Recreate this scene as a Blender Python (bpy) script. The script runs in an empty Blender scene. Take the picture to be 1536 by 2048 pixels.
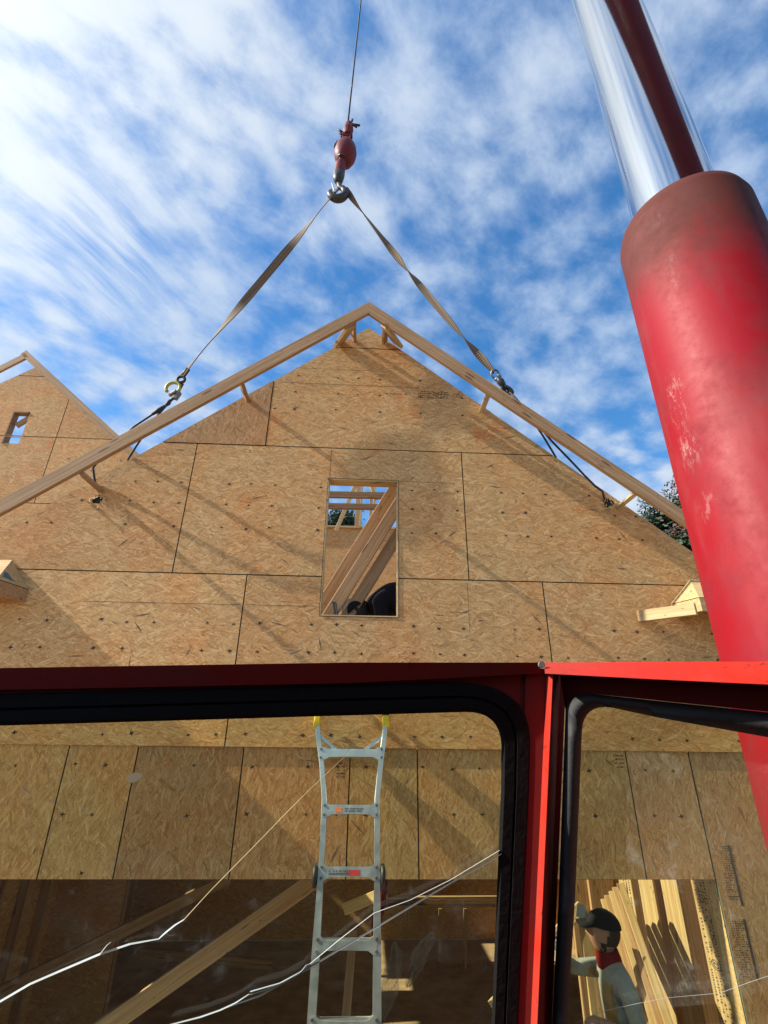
import bpy, bmesh, math, random
from mathutils import Vector, Matrix
random.seed(7)
S = bpy.context.scene
COL = S.collection
# ------------------------------------------------------------------ camera
F, CX, CY = 950.0, 768.0, 1024.0
EYE = Vector((0, -3.82, 3.1))
_up = Vector((28.6, -2174.0, F)).normalized()
_rt = Vector((24632.0, 739.0, F)); _rt -= _rt.dot(_up) * _up; _rt.normalize()
_fw = _rt.cross(_up)
if _fw.z < 0: _fw = -_fw
R3 = Matrix((_rt, _fw, _up))                      # image axes (x right, y down, z forward) -> world
cam = bpy.data.cameras.new('camera'); cob = bpy.data.objects.new('camera', cam); COL.objects.link(cob)
cam.sensor_fit = 'HORIZONTAL'; cam.sensor_width = 36.0; cam.lens = F / 1536 * 36
cam.clip_start = 0.02; cam.clip_end = 3000
cob.matrix_world = Matrix.Translation(EYE) @ (R3 @ Matrix(((1, 0, 0), (0, -1, 0), (0, 0, -1)))).to_4x4()
S.camera = cob

def ray(u, v): return R3 @ Vector((u - CX, v - CY, F))
def P(u, v, y=0.0):
    d = ray(u, v); return EYE + d * ((y - EYE.y) / d.y)
def PP(u, v, pt, n):
    d = ray(u, v); return EYE + d * ((pt - EYE).dot(n) / d.dot(n))
def proj(p):
    c = R3.transposed() @ (Vector(p) - EYE); return CX + F * c.x / c.z, CY + F * c.y / c.z

# ------------------------------------------------------------------ sun, sky, exposure
SUN = Vector((-1.58, -0.145, 1.18)).normalized()
sl = bpy.data.lights.new('sun', 'SUN'); sl.energy = 5.0; sl.angle = math.radians(0.5); sl.color = (1.0, 0.93, 0.82)
so = bpy.data.objects.new('sun', sl); COL.objects.link(so)
so.rotation_euler = SUN.to_track_quat('Z', 'Y').to_euler()
S.view_settings.view_transform = 'Standard'; S.view_settings.look = 'None'
S.view_settings.exposure = 0.85; S.view_settings.gamma = 1.0

class NT:
    def __init__(s, tree): s.t = tree; s.n = tree.nodes; s.l = tree.links
    def new(s, typ, **kw):
        n = s.n.new(typ)
        for k, v in kw.items():
            setattr(n, k, v)
        return n
    def put(s, sock, v):
        if isinstance(v, bpy.types.NodeSocket): s.l.new(v, sock)
        elif v is not None:
            if isinstance(v, (tuple, list)) and hasattr(sock, 'default_value') and len(sock.default_value) == 4 and len(v) == 3: v = (*v, 1)
            sock.default_value = v
    def m(s, op, a, b=None, c=None, clamp=False):
        n = s.new('ShaderNodeMath', operation=op); n.use_clamp = clamp
        s.put(n.inputs[0], a)
        if b is not None: s.put(n.inputs[1], b)
        if c is not None: s.put(n.inputs[2], c)
        return n.outputs[0]
    def vm(s, op, a, b=None, out=0):
        n = s.new('ShaderNodeVectorMath', operation=op); s.put(n.inputs[0], a)
        if b is not None: s.put(n.inputs['Scale'] if op == 'SCALE' else n.inputs[1], b)
        return n.outputs['Value'] if op in ('DOT_PRODUCT', 'LENGTH', 'DISTANCE') else n.outputs[0]
    def mix(s, f, a, b, mode='MIX'):
        n = s.new('ShaderNodeMix', data_type='RGBA', blend_type=mode); n.clamp_factor = True
        s.put(n.inputs[0], f); s.put(n.inputs[6], a); s.put(n.inputs[7], b); return n.outputs[2]
    def noise(s, vec, scale=5., detail=4., rough=.55, dist=0., dim='3D'):
        n = s.new('ShaderNodeTexNoise', noise_dimensions=dim)
        s.put(n.inputs['Vector'], vec); s.put(n.inputs['Scale'], scale); s.put(n.inputs['Detail'], detail)
        s.put(n.inputs['Roughness'], rough); s.put(n.inputs['Distortion'], dist); return n.outputs[0]
    def vor(s, vec, scale=1., feature='F1', dim='3D'):
        n = s.new('ShaderNodeTexVoronoi', voronoi_dimensions=dim, feature=feature)
        s.put(n.inputs['Vector'], vec); s.put(n.inputs['Scale'], scale); return n
    def mapr(s, v, a, b, c=0., d=1., smooth=True):
        n = s.new('ShaderNodeMapRange', interpolation_type='SMOOTHSTEP' if smooth else 'LINEAR'); n.clamp = True
        for i, x in enumerate((v, a, b, c, d)): s.put(n.inputs[i], x)
        return n.outputs[0]
    def mapping(s, vec, loc=(0, 0, 0), rot=(0, 0, 0), sc=(1, 1, 1)):
        n = s.new('ShaderNodeMapping'); s.put(n.inputs[0], vec); s.put(n.inputs[1], loc); s.put(n.inputs[2], rot); s.put(n.inputs[3], sc)
        return n.outputs[0]
    def ramp(s, f, stops):
        n = s.new('ShaderNodeValToRGB'); e = n.color_ramp.elements
        while len(e) < len(stops): e.new(0.5)
        for q, (p, c) in zip(e, stops): q.position = p; q.color = (*c, 1)
        s.put(n.inputs[0], f); return n.outputs[0]
    def sep(s, v):
        n = s.new('ShaderNodeSeparateXYZ'); s.put(n.inputs[0], v); return n.outputs
    def comb(s, x=0., y=0., z=0.):
        n = s.new('ShaderNodeCombineXYZ'); s.put(n.inputs[0], x); s.put(n.inputs[1], y); s.put(n.inputs[2], z); return n.outputs[0]

def build_world():
    w = bpy.data.worlds.new('World'); S.world = w; w.use_nodes = True
    N = NT(w.node_tree); N.n.clear()
    out = N.new('ShaderNodeOutputWorld'); bg = N.new('ShaderNodeBackground'); N.l.new(bg.outputs[0], out.inputs[0])
    bg.inputs['Strength'].default_value = 0.066
    sky = N.new('ShaderNodeTexSky', sky_type='NISHITA'); sky.sun_disc = False
    sky.sun_elevation = math.asin(SUN.z); sky.sun_rotation = math.atan2(SUN.x, SUN.y)
    sky.air_density = 1.1; sky.dust_density = 0.5; sky.ozone_density = 2.5; sky.altitude = 200
    hs = N.new('ShaderNodeHueSaturation'); hs.inputs['Saturation'].default_value = 1.38; hs.inputs['Value'].default_value = 1.9
    N.l.new(sky.outputs[0], hs.inputs['Color'])
    tc = N.new('ShaderNodeTexCoord'); d = N.vm('NORMALIZE', tc.outputs['Generated'])
    x, y, z = N.sep(d)
    inv = N.m('DIVIDE', 1.0, N.m('ADD', N.m('MAXIMUM', z, 0.0), 0.16))
    p = N.comb(N.m('MULTIPLY', x, inv), N.m('MULTIPLY', y, inv), 0.0)
    # cloud coverage over the sky, interpolated between directions: (direction, share of cloud)
    num = den = None
    for (u, v, c_) in ((90, 80, .72), (110, 300, .76), (340, 90, .70), (330, 330, .74), (60, 520, .72), (180, 480, .74), (330, 500, .50), (560, 90, .56), (600, 300, .60), (500, 520, .26), (700, 60, .52), (640, 470, .50),
                        (800, 330, .60), (860, 150, .28), (980, 80, .54), (990, 300, .58), (1010, 480, .54), (1180, 330, .46), (1200, 560, .34), (860, 620, .34), (1080, 640, .40), (1230, 700, .26), (990, 760, .26), (1180, 800, .56),
                        (1280, 900, .62), (700, 640, .34), (450, 660, .32), (250, 640, .40), (100, 640, .44), (330, 790, .60), (120, 780, .44), (1420, 150, .56), (1480, 420, .36), (1500, 560, .20), (1500, -300, .5), (300, -300, .7),
                        (-700, 200, .7), (-700, 900, .5), (2200, 500, .4), (2200, 1000, .5)):
        c = ray(u, v).normalized()
        g = N.m('EXPONENT', N.m('MULTIPLY', N.m('SUBTRACT', N.vm('DOT_PRODUCT', d, tuple(c)), 1.0), 70.0))
        g = N.m('ADD', g, 1e-5)
        gc = N.m('MULTIPLY', g, c_)
        num = gc if num is None else N.m('ADD', num, gc); den = g if den is None else N.m('ADD', den, g)
    cov = N.m('ADD', N.m('MULTIPLY', N.m('DIVIDE', num, den), 1.10), .03)
    warp = N.new('ShaderNodeTexNoise'); N.put(warp.inputs['Vector'], p); warp.inputs['Scale'].default_value = 3.0; warp.inputs['Detail'].default_value = 3
    wv = N.vm('SCALE', N.vm('SUBTRACT', warp.outputs['Color'], (.5, .5, .5)), 0.06)
    pw = N.vm('ADD', p, wv)
    pr_ = N.mapping(pw, rot=(0, 0, .9))
    big = N.noise(pw, 3.2, 3, .5)
    puff = N.noise(N.vm('MULTIPLY', pr_, (1, .72, 1)), 9.0, 10, .62, .08)
    lump = N.vor(N.vm('ADD', N.vm('MULTIPLY', pr_, (1, .8, 1)), N.vm('SCALE', wv, .8)), 15.0, 'SMOOTH_F1').outputs['Distance']
    fib = N.noise(N.vm('MULTIPLY', N.mapping(pw, rot=(0, 0, math.radians(118))), (.55, 3.6, 1)), 6.5, 8, .58)
    cw = ray(210, 500).normalized()
    wisp = N.m('EXPONENT', N.m('MULTIPLY', N.m('SUBTRACT', N.vm('DOT_PRODUCT', d, tuple(cw)), 1.0), 130.0))
    pf = N.m('ADD', N.m('MULTIPLY', puff, .86), N.m('MULTIPLY', N.m('SUBTRACT', .62, lump), .34))
    mx = N.new('ShaderNodeMix', data_type='FLOAT'); N.put(mx.inputs[0], N.m('MULTIPLY', wisp, .85)); N.put(mx.inputs[2], pf); N.put(mx.inputs[3], fib)
    t = N.m('ADD', N.m('MULTIPLY', N.m('SUBTRACT', mx.outputs[0], .48), 3.0), N.m('MULTIPLY', N.m('SUBTRACT', big, .5), 1.7))
    f = N.mapr(N.m('ADD', t, N.m('MULTIPLY', N.m('SUBTRACT', cov, .5), 1.9)), -.54, .76)
    veil = N.m('MULTIPLY', cov, .13)
    f = N.m('ADD', N.m('MULTIPLY', f, .84), veil, None, True)
    bright = N.mapr(N.m('ADD', cov, N.m('MULTIPLY', t, .16)), .50, .88)
    ccol = N.mix(bright, (4.3, 5.45, 7.3), (6.7, 7.3, 7.9))
    glow = N.m('EXPONENT', N.m('MULTIPLY', N.m('SUBTRACT', N.vm('DOT_PRODUCT', d, tuple(SUN)), 1.0), 9.0))
    ccol = N.vm('SCALE', ccol, N.m('ADD', 1.0, N.m('MULTIPLY', glow, .95)))
    col = N.mix(N.m('ADD', f, N.m('MULTIPLY', glow, .25), None, True), hs.outputs[0], ccol)
    N.l.new(col, bg.inputs['Color'])
build_world()

# ------------------------------------------------------------------ materials
def mat(name):
    m = bpy.data.materials.new(name); m.use_nodes = True; N = NT(m.node_tree)
    b = N.n['Principled BSDF']; return m, N, b
def cloth(name, col, wr=16.):
    m, N, b = mat(name); tc = N.new('ShaderNodeTexCoord'); o = tc.outputs['Object']
    n = N.noise(o, 9, 5, .6); c = N.mix(n, tuple(x * .62 for x in col), tuple(min(1, x * 1.25) for x in col))
    st = N.mapr(N.noise(o, 5, 4, .6), .55, .7); c = N.mix(N.m('MULTIPLY', st, .5), c, tuple(x * .45 for x in col))
    N.put(b.inputs['Base Color'], c); b.inputs['Roughness'].default_value = .9; b.inputs['Specular IOR Level'].default_value = .15
    w = N.noise(N.vm('MULTIPLY', N.mapping(o, rot=(.3, .6, .2)), (wr, wr, wr * .35)), 1.0, 4, .55, 1.2)
    bp = N.new('ShaderNodeBump'); bp.inputs['Strength'].default_value = .9; bp.inputs['Distance'].default_value = .02
    N.put(bp.inputs['Height'], w); N.l.new(bp.outputs[0], b.inputs['Normal']); return m
def simple(name, col, rough=.6, metal=0., var=.12, scale=20., bump=0., spec=None):
    m, N, b = mat(name); tc = N.new('ShaderNodeTexCoord'); o = tc.outputs['Object']
    n = N.noise(o, scale, 5, .6)
    c = N.mix(n, tuple(max(0, x * (1 - var * 2)) for x in col), tuple(min(1, x * (1 + var * 2)) for x in col))
    N.put(b.inputs['Base Color'], c); N.put(b.inputs['Roughness'], N.mapr(n, .2, .8, rough - .08, min(1, rough + .08)))
    b.inputs['Metallic'].default_value = metal
    if spec is not None: b.inputs['Specular IOR Level'].default_value = spec
    if bump:
        bp = N.new('ShaderNodeBump'); bp.inputs['Strength'].default_value = bump; bp.inputs['Distance'].default_value = .004
        N.put(bp.inputs['Height'], N.noise(o, scale * 4, 4, .6)); N.l.new(bp.outputs[0], b.inputs['Normal'])
    return m

def osb(name, rot, tint=(1.06, 1.04, .98), bump=.5):
    m, N, b = mat(name); tc = N.new('ShaderNodeTexCoord'); oi = N.new('ShaderNodeObjectInfo')
    x, y, z = N.sep(tc.outputs['Object'])
    seed = N.m('MULTIPLY', oi.outputs['Random'], 37.0)
    q = N.comb(N.m('ADD', x, N.m('MULTIPLY', y, .9)), z, seed)
    q = N.mapping(q, rot=(0, 0, rot))
    wn = N.new('ShaderNodeTexNoise'); N.put(wn.inputs['Vector'], q); wn.inputs['Scale'].default_value = 9; wn.inputs['Detail'].default_value = 2
    q = N.vm('ADD', q, N.vm('MULTIPLY', N.vm('SUBTRACT', wn.outputs['Color'], (.5, .5, .5)), (.022, .022, 0)))
    h = tone = None
    edge = fine = None
    for k, (a, sx, sy, w) in enumerate(((.10, 11, 80, 1.), (-.38, 10, 70, .97), (.55, 11, 84, .97), (1.15, 9, 62, .84), (-.95, 10, 66, .88), (.3, 17, 130, .9), (-.62, 16, 120, .84))):
        qk = N.mapping(q, loc=(k * 3.7, k * 1.9, k * 7), rot=(0, 0, a))
        v = N.vor(N.vm('MULTIPLY', qk, (sx, sy, 1)), 1.0)
        r, g, bl = N.sep(v.outputs['Color']); r = N.m('MULTIPLY', r, w)
        ds = N.mapr(v.outputs['Distance'], .42, .66)
        fk = N.noise(N.vm('MULTIPLY', qk, (30, 190, 1)), 1.0, 3, .7)
        if h is None: h, tone, edge, fine = r, g, ds, fk
        else:
            gt = N.m('GREATER_THAN', r, h); new = []
            for x_, y_ in ((tone, g), (edge, ds), (fine, fk)):
                mx = N.new('ShaderNodeMix', data_type='FLOAT'); N.put(mx.inputs[0], gt); N.put(mx.inputs[2], x_); N.put(mx.inputs[3], y_); new.append(mx.outputs[0])
            tone, edge, fine = new
            h = N.m('MAXIMUM', h, r)
    fleck = N.noise(N.mapping(q, sc=(75, 120, 1)), 1.0, 3, .6)
    large = N.noise(q, 1.7, 4, .6)
    t = N.m('SUBTRACT', N.m('ADD', N.m('ADD', .035, N.m('MULTIPLY', tone, .45)), N.m('MULTIPLY', fine, .66)), N.m('MULTIPLY', edge, .13))
    c = N.ramp(t, ((.08, (.20, .095, .032)), (.30, (.42, .24, .098)), (.52, (.55, .335, .145)), (.74, (.64, .43, .205)), (.95, (.82, .62, .36))))
    dark = N.mapr(fleck, .60, .74)
    c = N.mix(N.m('MULTIPLY', dark, .46), c, (.10, .048, .02))
    hue = N.mapr(large, .36, .68)
    c = N.mix(N.m('MULTIPLY', hue, .38), c, N.mix(1.0, c, (1.16, .76, .50), 'MULTIPLY'))
    rs = N.mapr(N.noise(q, 2.6, 2, .5), .66, .80)
    c = N.mix(N.m('MULTIPLY', rs, .55), c, N.mix(1.0, c, (1.1, .52, .28), 'MULTIPLY'))
    g2 = N.mapr(N.noise(q, 3.1, 3, .55), .55, .75)
    c = N.mix(N.m('MULTIPLY', g2, .16), c, (.34, .26, .16))
    rnd = N.mapr(oi.outputs['Random'], 0, 1, .86, 1.1, False)
    c = N.mix(1.0, c, N.comb(N.m('MULTIPLY', rnd, tint[0]), N.m('MULTIPLY', rnd, tint[1]), N.m('MULTIPLY', rnd, tint[2])), 'MULTIPLY')
    N.put(b.inputs['Base Color'], c); b.inputs['Roughness'].default_value = .72
    b.inputs['Specular IOR Level'].default_value = .25
    hh = N.m('ADD', N.m('MULTIPLY', h, .8), N.m('MULTIPLY', fine, .6))
    bp = N.new('ShaderNodeBump'); bp.inputs['Strength'].default_value = bump; bp.inputs['Distance'].default_value = .003
    N.put(bp.inputs['Height'], hh); N.l.new(bp.outputs[0], b.inputs['Normal'])
    return m

def lumber(name, base, dark, rough=.6):
    m, N, b = mat(name); tc = N.new('ShaderNodeTexCoord'); oi = N.new('ShaderNodeObjectInfo')
    off = N.vm('SCALE', N.comb(oi.outputs['Random'], oi.outputs['Random'], oi.outputs['Random']), 23.0)
    o = N.vm('ADD', tc.outputs['Object'], off)
    wob = N.noise(N.mapping(o, sc=(1.2, 6, 6)), 1.0, 2, .5)
    o2 = N.vm('ADD', o, N.comb(0., N.m('MULTIPLY', wob, .03), N.m('MULTIPLY', wob, .03)))
    g = N.noise(N.mapping(o2, sc=(1.1, 55, 55)), 1.0, 4, .6)
    g2 = N.noise(N.mapping(o2, sc=(6, 210, 210)), 1.0, 2, .6)
    t = N.m('ADD', N.m('MULTIPLY', g, .7), N.m('MULTIPLY', g2, .3))
    c = N.mix(N.mapr(t, .38, .66), dark, base)
    kn = N.vor(N.mapping(o, sc=(2.6, 13, 13)), 1.0).outputs['Distance']
    c = N.mix(N.mapr(kn, .10, .17, .85, 0.), c, (.13, .06, .025))
    sp = N.vor(N.mapping(o, sc=(9, 30, 30)), 1.0).outputs['Distance']
    c = N.mix(N.mapr(sp, .07, .12, .8, 0.), c, (.07, .04, .02))
    wx = N.mapr(N.noise(N.mapping(o, sc=(2, 8, 8)), 1.0, 3, .5), .5, .75)
    c = N.mix(N.m('MULTIPLY', wx, .35), c, tuple(x * .72 for x in base))
    N.put(b.inputs['Base Color'], c); b.inputs['Roughness'].default_value = rough
    b.inputs['Specular IOR Level'].default_value = .3
    bp = N.new('ShaderNodeBump'); bp.inputs['Strength'].default_value = .25; bp.inputs['Distance'].default_value = .002
    N.put(bp.inputs['Height'], t); N.l.new(bp.outputs[0], b.inputs['Normal'])
    return m

def red_paint(name, base, faded, rough=.38, scuff=.0, soot=None, spots=0.):
    m, N, b = mat(name); tc = N.new('ShaderNodeTexCoord'); o = tc.outputs['Object']
    n = N.noise(o, 5.5, 6, .62); c = N.mix(N.mapr(n, .44, .70), base, faded)
    g = N.noise(o, 55, 4, .7); c = N.mix(N.m('MULTIPLY', N.mapr(g, .50, .75), .30), c, tuple(x * .55 for x in base))
    rr = N.m('ADD', N.mapr(n, .4, .7, rough - .05, rough + .14), N.m('MULTIPLY', N.m('SUBTRACT', g, .5), .25))
    if scuff:
        dk = N.mapr(N.noise(N.mapping(o, sc=(14, 14, 3)), 1.0, 5, .65), .54, .80)      # rubbed grime
        c = N.mix(N.m('MULTIPLY', dk, .38), c, (.15, .045, .042))
        dust = N.mapr(N.noise(N.mapping(o, sc=(5, 5, 1.6)), 1.0, 5, .6), .50, .74)
        c = N.mix(N.m('MULTIPLY', dust, .26), c, (.36, .14, .13))
        s = N.noise(N.mapping(o, sc=(85, 85, 30)), 1.0, 6, .85)
        for (pt, rw, rh, am) in SCUFF:                                                    # one rubbed patch and a few smaller ones
            dd = N.vm('LENGTH', N.vm('MULTIPLY', N.vm('SUBTRACT', o, pt), (1 / rw, 1 / rw, 1 / rh)))
            mk = N.m('MULTIPLY', N.mapr(s, .50, .60), N.mapr(N.m('ADD', dd, N.m('MULTIPLY', n, .6)), .5, 1.35, am, 0.))
            c = N.mix(mk, c, (.34, .17, .155))
    if spots:
        s = N.noise(o, 95, 4, .65); mk = N.m('MULTIPLY', N.mapr(s, .60, .68), N.mapr(N.noise(o, 9, 2, .5), .45, .6))
        c = N.mix(N.m('MULTIPLY', mk, spots), c, (.05, .012, .008))
    if soot:
        x, y, z = N.sep(o)
        zz = N.m('ADD', z, N.m('ADD', N.m('MULTIPLY', N.m('SUBTRACT', N.noise(o, 6, 5, .6), .5), .30), N.m('MULTIPLY', N.m('SUBTRACT', N.noise(N.mapping(o, sc=(40, 40, 6)), 1.0, 4, .7), .5), .10)))
        mk = N.mapr(zz, soot - .10, soot + .17)
        c = N.mix(N.m('MULTIPLY', mk, .80), c, N.mix(N.noise(o, 18, 5, .65), (.030, .013, .010), (.095, .040, .028)))
        rr = N.m('ADD', rr, N.m('MULTIPLY', mk, .16))
    N.put(b.inputs['Base Color'], c); N.put(b.inputs['Roughness'], rr)
    bp = N.new('ShaderNodeBump'); bp.inputs['Strength'].default_value = .10; bp.inputs['Distance'].default_value = .001; b.inputs['Specular IOR Level'].default_value = .24
    N.put(bp.inputs['Height'], N.noise(o, 420, 2, .6)); N.l.new(bp.outputs[0], b.inputs['Normal'])
    return m

def chrome():
    m, N, b = mat('chrome'); tc = N.new('ShaderNodeTexCoord'); o = tc.outputs['Object']
    b.inputs['Metallic'].default_value = 1.0
    g = N.noise(N.mapping(o, sc=(60, 60, 1.2)), 1.0, 4, .6)
    N.put(b.inputs['Base Color'], N.mix(g, (.56, .58, .60), (.68, .69, .70)))
    N.put(b.inputs['Roughness'], N.mapr(g, .3, .7, .09, .13)); return m

def glass(name, col):
    m = bpy.data.materials.new(name); m.use_nodes = True; N = NT(m.node_tree); N.n.clear()
    out = N.new('ShaderNodeOutputMaterial'); tr = N.new('ShaderNodeBsdfTransparent'); gl = N.new('ShaderNodeBsdfGlossy')
    df = N.new('ShaderNodeBsdfDiffuse'); df.inputs[0].default_value = (.5, .5, .46, 1)
    tc = N.new('ShaderNodeTexCoord'); o = tc.outputs['Object']
    dirt = N.noise(o, 38, 6, .7); smear = N.noise(N.mapping(o, sc=(3, 3, 9)), 1.0, 4, .6)
    tr.inputs[0].default_value = (*col, 1); gl.inputs['Roughness'].default_value = .02
    lw = N.new('ShaderNodeFresnel'); lw.inputs[0].default_value = 1.45
    m1 = N.new('ShaderNodeMixShader'); N.put(m1.inputs[0], N.m('MULTIPLY', lw.outputs[0], .9)); N.l.new(tr.outputs[0], m1.inputs[1]); N.l.new(gl.outputs[0], m1.inputs[2])
    m2 = N.new('ShaderNodeMixShader')
    N.put(m2.inputs[0], N.m('ADD', N.m('MULTIPLY', N.mapr(dirt, .55, .74), .18), N.m('ADD', N.m('MULTIPLY', N.mapr(smear, .45, .75), .07), .02)))
    N.l.new(m1.outputs[0], m2.inputs[1]); N.l.new(df.outputs[0], m2.inputs[2])
    N.l.new(m2.outputs[0], out.inputs[0]); return m

def translucent(name, col, amt=.5):
    m, N, b = mat(name); out = N.n['Material Output']
    t = N.new('ShaderNodeBsdfTranslucent'); t.inputs[0].default_value = (*col, 1)
    oi = N.new('ShaderNodeTexCoord'); n = N.noise(oi.outputs['Object'], 30, 3, .6)
    N.put(b.inputs['Base Color'], N.mix(n, tuple(x * .7 for x in col), tuple(min(1, x * 1.3) for x in col))); b.inputs['Roughness'].default_value = .6
    mx = N.new('ShaderNodeMixShader'); mx.inputs[0].default_value = amt
    N.l.new(b.outputs[0], mx.inputs[1]); N.l.new(t.outputs[0], mx.inputs[2]); N.l.new(mx.outputs[0], out.inputs[0]); return m

def webbing(name, c0, c1):
    m, N, b = mat(name); tc = N.new('ShaderNodeTexCoord'); x, y, z = N.sep(tc.outputs['UV'])
    st = N.noise(N.comb(N.m('MULTIPLY', x, 5.), N.m('MULTIPLY', y, .8), 0.), 1.5, 3, .6)
    rib = N.m('SINE', N.m('MULTIPLY', y, 260.0))
    c = N.mix(N.mapr(st, .35, .7), c0, c1)
    edge = N.m('ABSOLUTE', N.m('SUBTRACT', x, .5))
    c = N.mix(N.mapr(edge, .36, .42, 0., .5), c, (.10, .07, .045))
    c = N.mix(N.m('MULTIPLY', N.mapr(rib, -.2, .6), .28), c, (.08, .06, .04))
    N.put(b.inputs['Base Color'], c); b.inputs['Roughness'].default_value = .85; return m

def cpt(u, v, z): return EYE + R3 @ (Vector(((u - CX) / F, (v - CY) / F, 1.0)) * z)
q1 = cpt(1207.7, 0, 1.74); q2 = cpt(1344.5, 400, 1.254); axd = (q1 - q2).normalized()
RB, RR = .1467, .0979
rimc = q2 - axd * .095
mwb = Matrix.Translation(rimc) @ (lambda x, y: Matrix((x, y, x.cross(y))).transposed())(axd.orthogonal().normalized(), axd.cross(axd.orthogonal().normalized())).to_4x4() @ Matrix.Translation((0, 0, -2.0))
def on_barrel(u, v):
    dr = ray(u, v).normalized(); inv = mwb.inverted(); o_ = inv @ EYE; q = (inv.to_3x3() @ dr)
    A = q.x ** 2 + q.y ** 2; B = 2 * (o_.x * q.x + o_.y * q.y); Cc = o_.x ** 2 + o_.y ** 2 - RB ** 2; D = max(0, B * B - 4 * A * Cc)
    return tuple(o_ + q * ((-B - math.sqrt(D)) / (2 * A)))
SCUFF = [(on_barrel(1352, 800), .032, .085, .8), (on_barrel(1378, 900), .034, .06, .9), (on_barrel(1412, 1010), .035, .035, .5), (on_barrel(1315, 440), .03, .035, .7), (on_barrel(1345, 540), .02, .08, .45)]
M = {}
M['osb'] = osb('osb_sheathing', 0.0)
M['osbv'] = osb('osb_sheathing_upright', math.pi / 2, (.93, .93, .88))
M['osbg'] = osb('osb_weathered', math.pi / 2, (.80, .76, .78))
M['osbf'] = osb('osb_far', 0.0, (.98, .95, .9), .25)
M['ink'] = simple('stamp_ink', (.035, .028, .022), .8)
M['nail'] = simple('nail_mark', (.05, .033, .022), .8)
M['seam'] = simple('seam_paint', (.028, .036, .028), .9)
M['edge'] = simple('edge_sealer', (.09, .12, .10), .8, var=.3, scale=60)
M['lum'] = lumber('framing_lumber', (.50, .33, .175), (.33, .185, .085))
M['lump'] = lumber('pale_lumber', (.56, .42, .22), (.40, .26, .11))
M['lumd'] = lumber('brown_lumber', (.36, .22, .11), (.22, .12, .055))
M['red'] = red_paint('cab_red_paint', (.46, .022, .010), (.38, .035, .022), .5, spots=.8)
M['redb'] = red_paint('barrel_red_paint', (.25, .003, .010), (.18, .014, .020), .60, scuff=.8, soot=1.72)
M['redshade'] = red_paint('cab_red_shaded', (.16, .010, .008), (.13, .014, .011), .55, spots=.6)  # cab red darkened: shade on header, right panel and pillar is in the colour
M['inner'] = simple('cab_lining', (.018, .016, .016), .85)
M['redo'] = red_paint('boom_red_paint', (.13, .006, .008), (.11, .014, .014), .5)
M['redball'] = red_paint('ball_red_paint', (.13, .014, .022), (.10, .026, .03), .5)
M['chrome'] = chrome()
M['rub'] = simple('black_rubber', (.006, .006, .006), .85, var=.35, scale=30, bump=.3, spec=.15)
M['rubg'] = simple('grey_rubber', (.022, .021, .021), .7, var=.25, scale=60, bump=.2)
M['glass'] = glass('window_glass', (.85, .875, .64))
M['crack'] = translucent('crack_white', (.40, .46, .47), .2)
M['crack2'] = translucent('crack_tan', (.34, .28, .15), .2)
M['alu'] = simple('aluminium', (.62, .66, .67), .36, .85, .08, 14)
M['yel'] = simple('yellow_plastic', (.78, .55, .02), .45, var=.06)
M['yel2'] = simple('shackle_yellow', (.38, .36, .06), .5, var=.15)
M['blk'] = simple('black_plastic', (.018, .018, .02), .5)
M['steel'] = simple('dark_steel', (.16, .155, .15), .45, .7, .2, 40)
M['dsteel'] = simple('worn_black_steel', (.05, .05, .052), .5, .5, .25, 40)
M['rope'] = simple('wire_rope', (.035, .035, .045), .6, .3, .3, 200, .3)
M['web'] = webbing('sling_webbing', (.10, .065, .038), (.25, .185, .12)); M['web2'] = webbing('dark_webbing', (.06, .042, .03), (.26, .19, .115))
M['dirt'] = simple('bare_dirt', (.26, .19, .12), .95, var=.25, scale=1.3, bump=.5)
M['gfl'] = simple('dusty_floor', (.34, .23, .13), .95, var=.42, scale=4.5, bump=.8)
M['conc'] = simple('concrete', (.22, .21, .19), .85, var=.15, scale=3, bump=.2)
M['leafp'] = simple('pine_needles', (.035, .062, .030), .7, var=.35, scale=1.5)
M['leafd'] = simple('autumn_leaves', (.10, .048, .03), .7, var=.4, scale=1.2)
M['bark'] = simple('bark', (.10, .075, .055), .95, var=.3, scale=6, bump=.6)
M['skin'] = simple('skin', (.30, .165, .11), .55, var=.08)
M['shirtb'] = cloth('black_shirt', (.016, .013, .016))
M['shirtg'] = cloth('grey_shirt', (.27, .28, .25), 22.)
M['vest'] = cloth('tan_vest', (.30, .19, .07))
M['collar'] = cloth('red_collar', (.15, .012, .009), 22.)
M['jean'] = simple('work_trousers', (.06, .06, .075), .9, var=.2, scale=14)
M['hair'] = simple('dark_hair', (.02, .014, .011), .7, var=.3, scale=60)
M['cap'] = simple('black_cap', (.010, .010, .011), .8, var=.35, scale=40, bump=.4, spec=.25)
M['plas'] = translucent('clear_plastic', (.40, .41, .41), .4)
def _thin():
    m = M['plas']; N = NT(m.node_tree); out = N.n['Material Output']; src = out.inputs[0].links[0].from_socket
    tr = N.new('ShaderNodeBsdfTransparent'); mx = N.new('ShaderNodeMixShader'); mx.inputs[0].default_value = .62
    N.l.new(src, mx.inputs[1]); N.l.new(tr.outputs[0], mx.inputs[2]); N.l.new(mx.outputs[0], out.inputs[0])
_thin()
M['plate'] = simple('truss_plate', (.25, .33, .42), .4, .7)
M['oran'] = simple('orange_sticker', (.75, .18, .04), .6)
M['redst'] = simple('red_sticker', (.50, .03, .03), .6)
M['chip'] = simple('torn_wood', (.62, .45, .25), .8, var=.3, scale=40)
M['bird'] = translucent('bird_dropping', (.70, .68, .58), .75)
M['blue'] = simple('blue_paint_mark', (.06, .14, .17), .8, var=.3)

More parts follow.
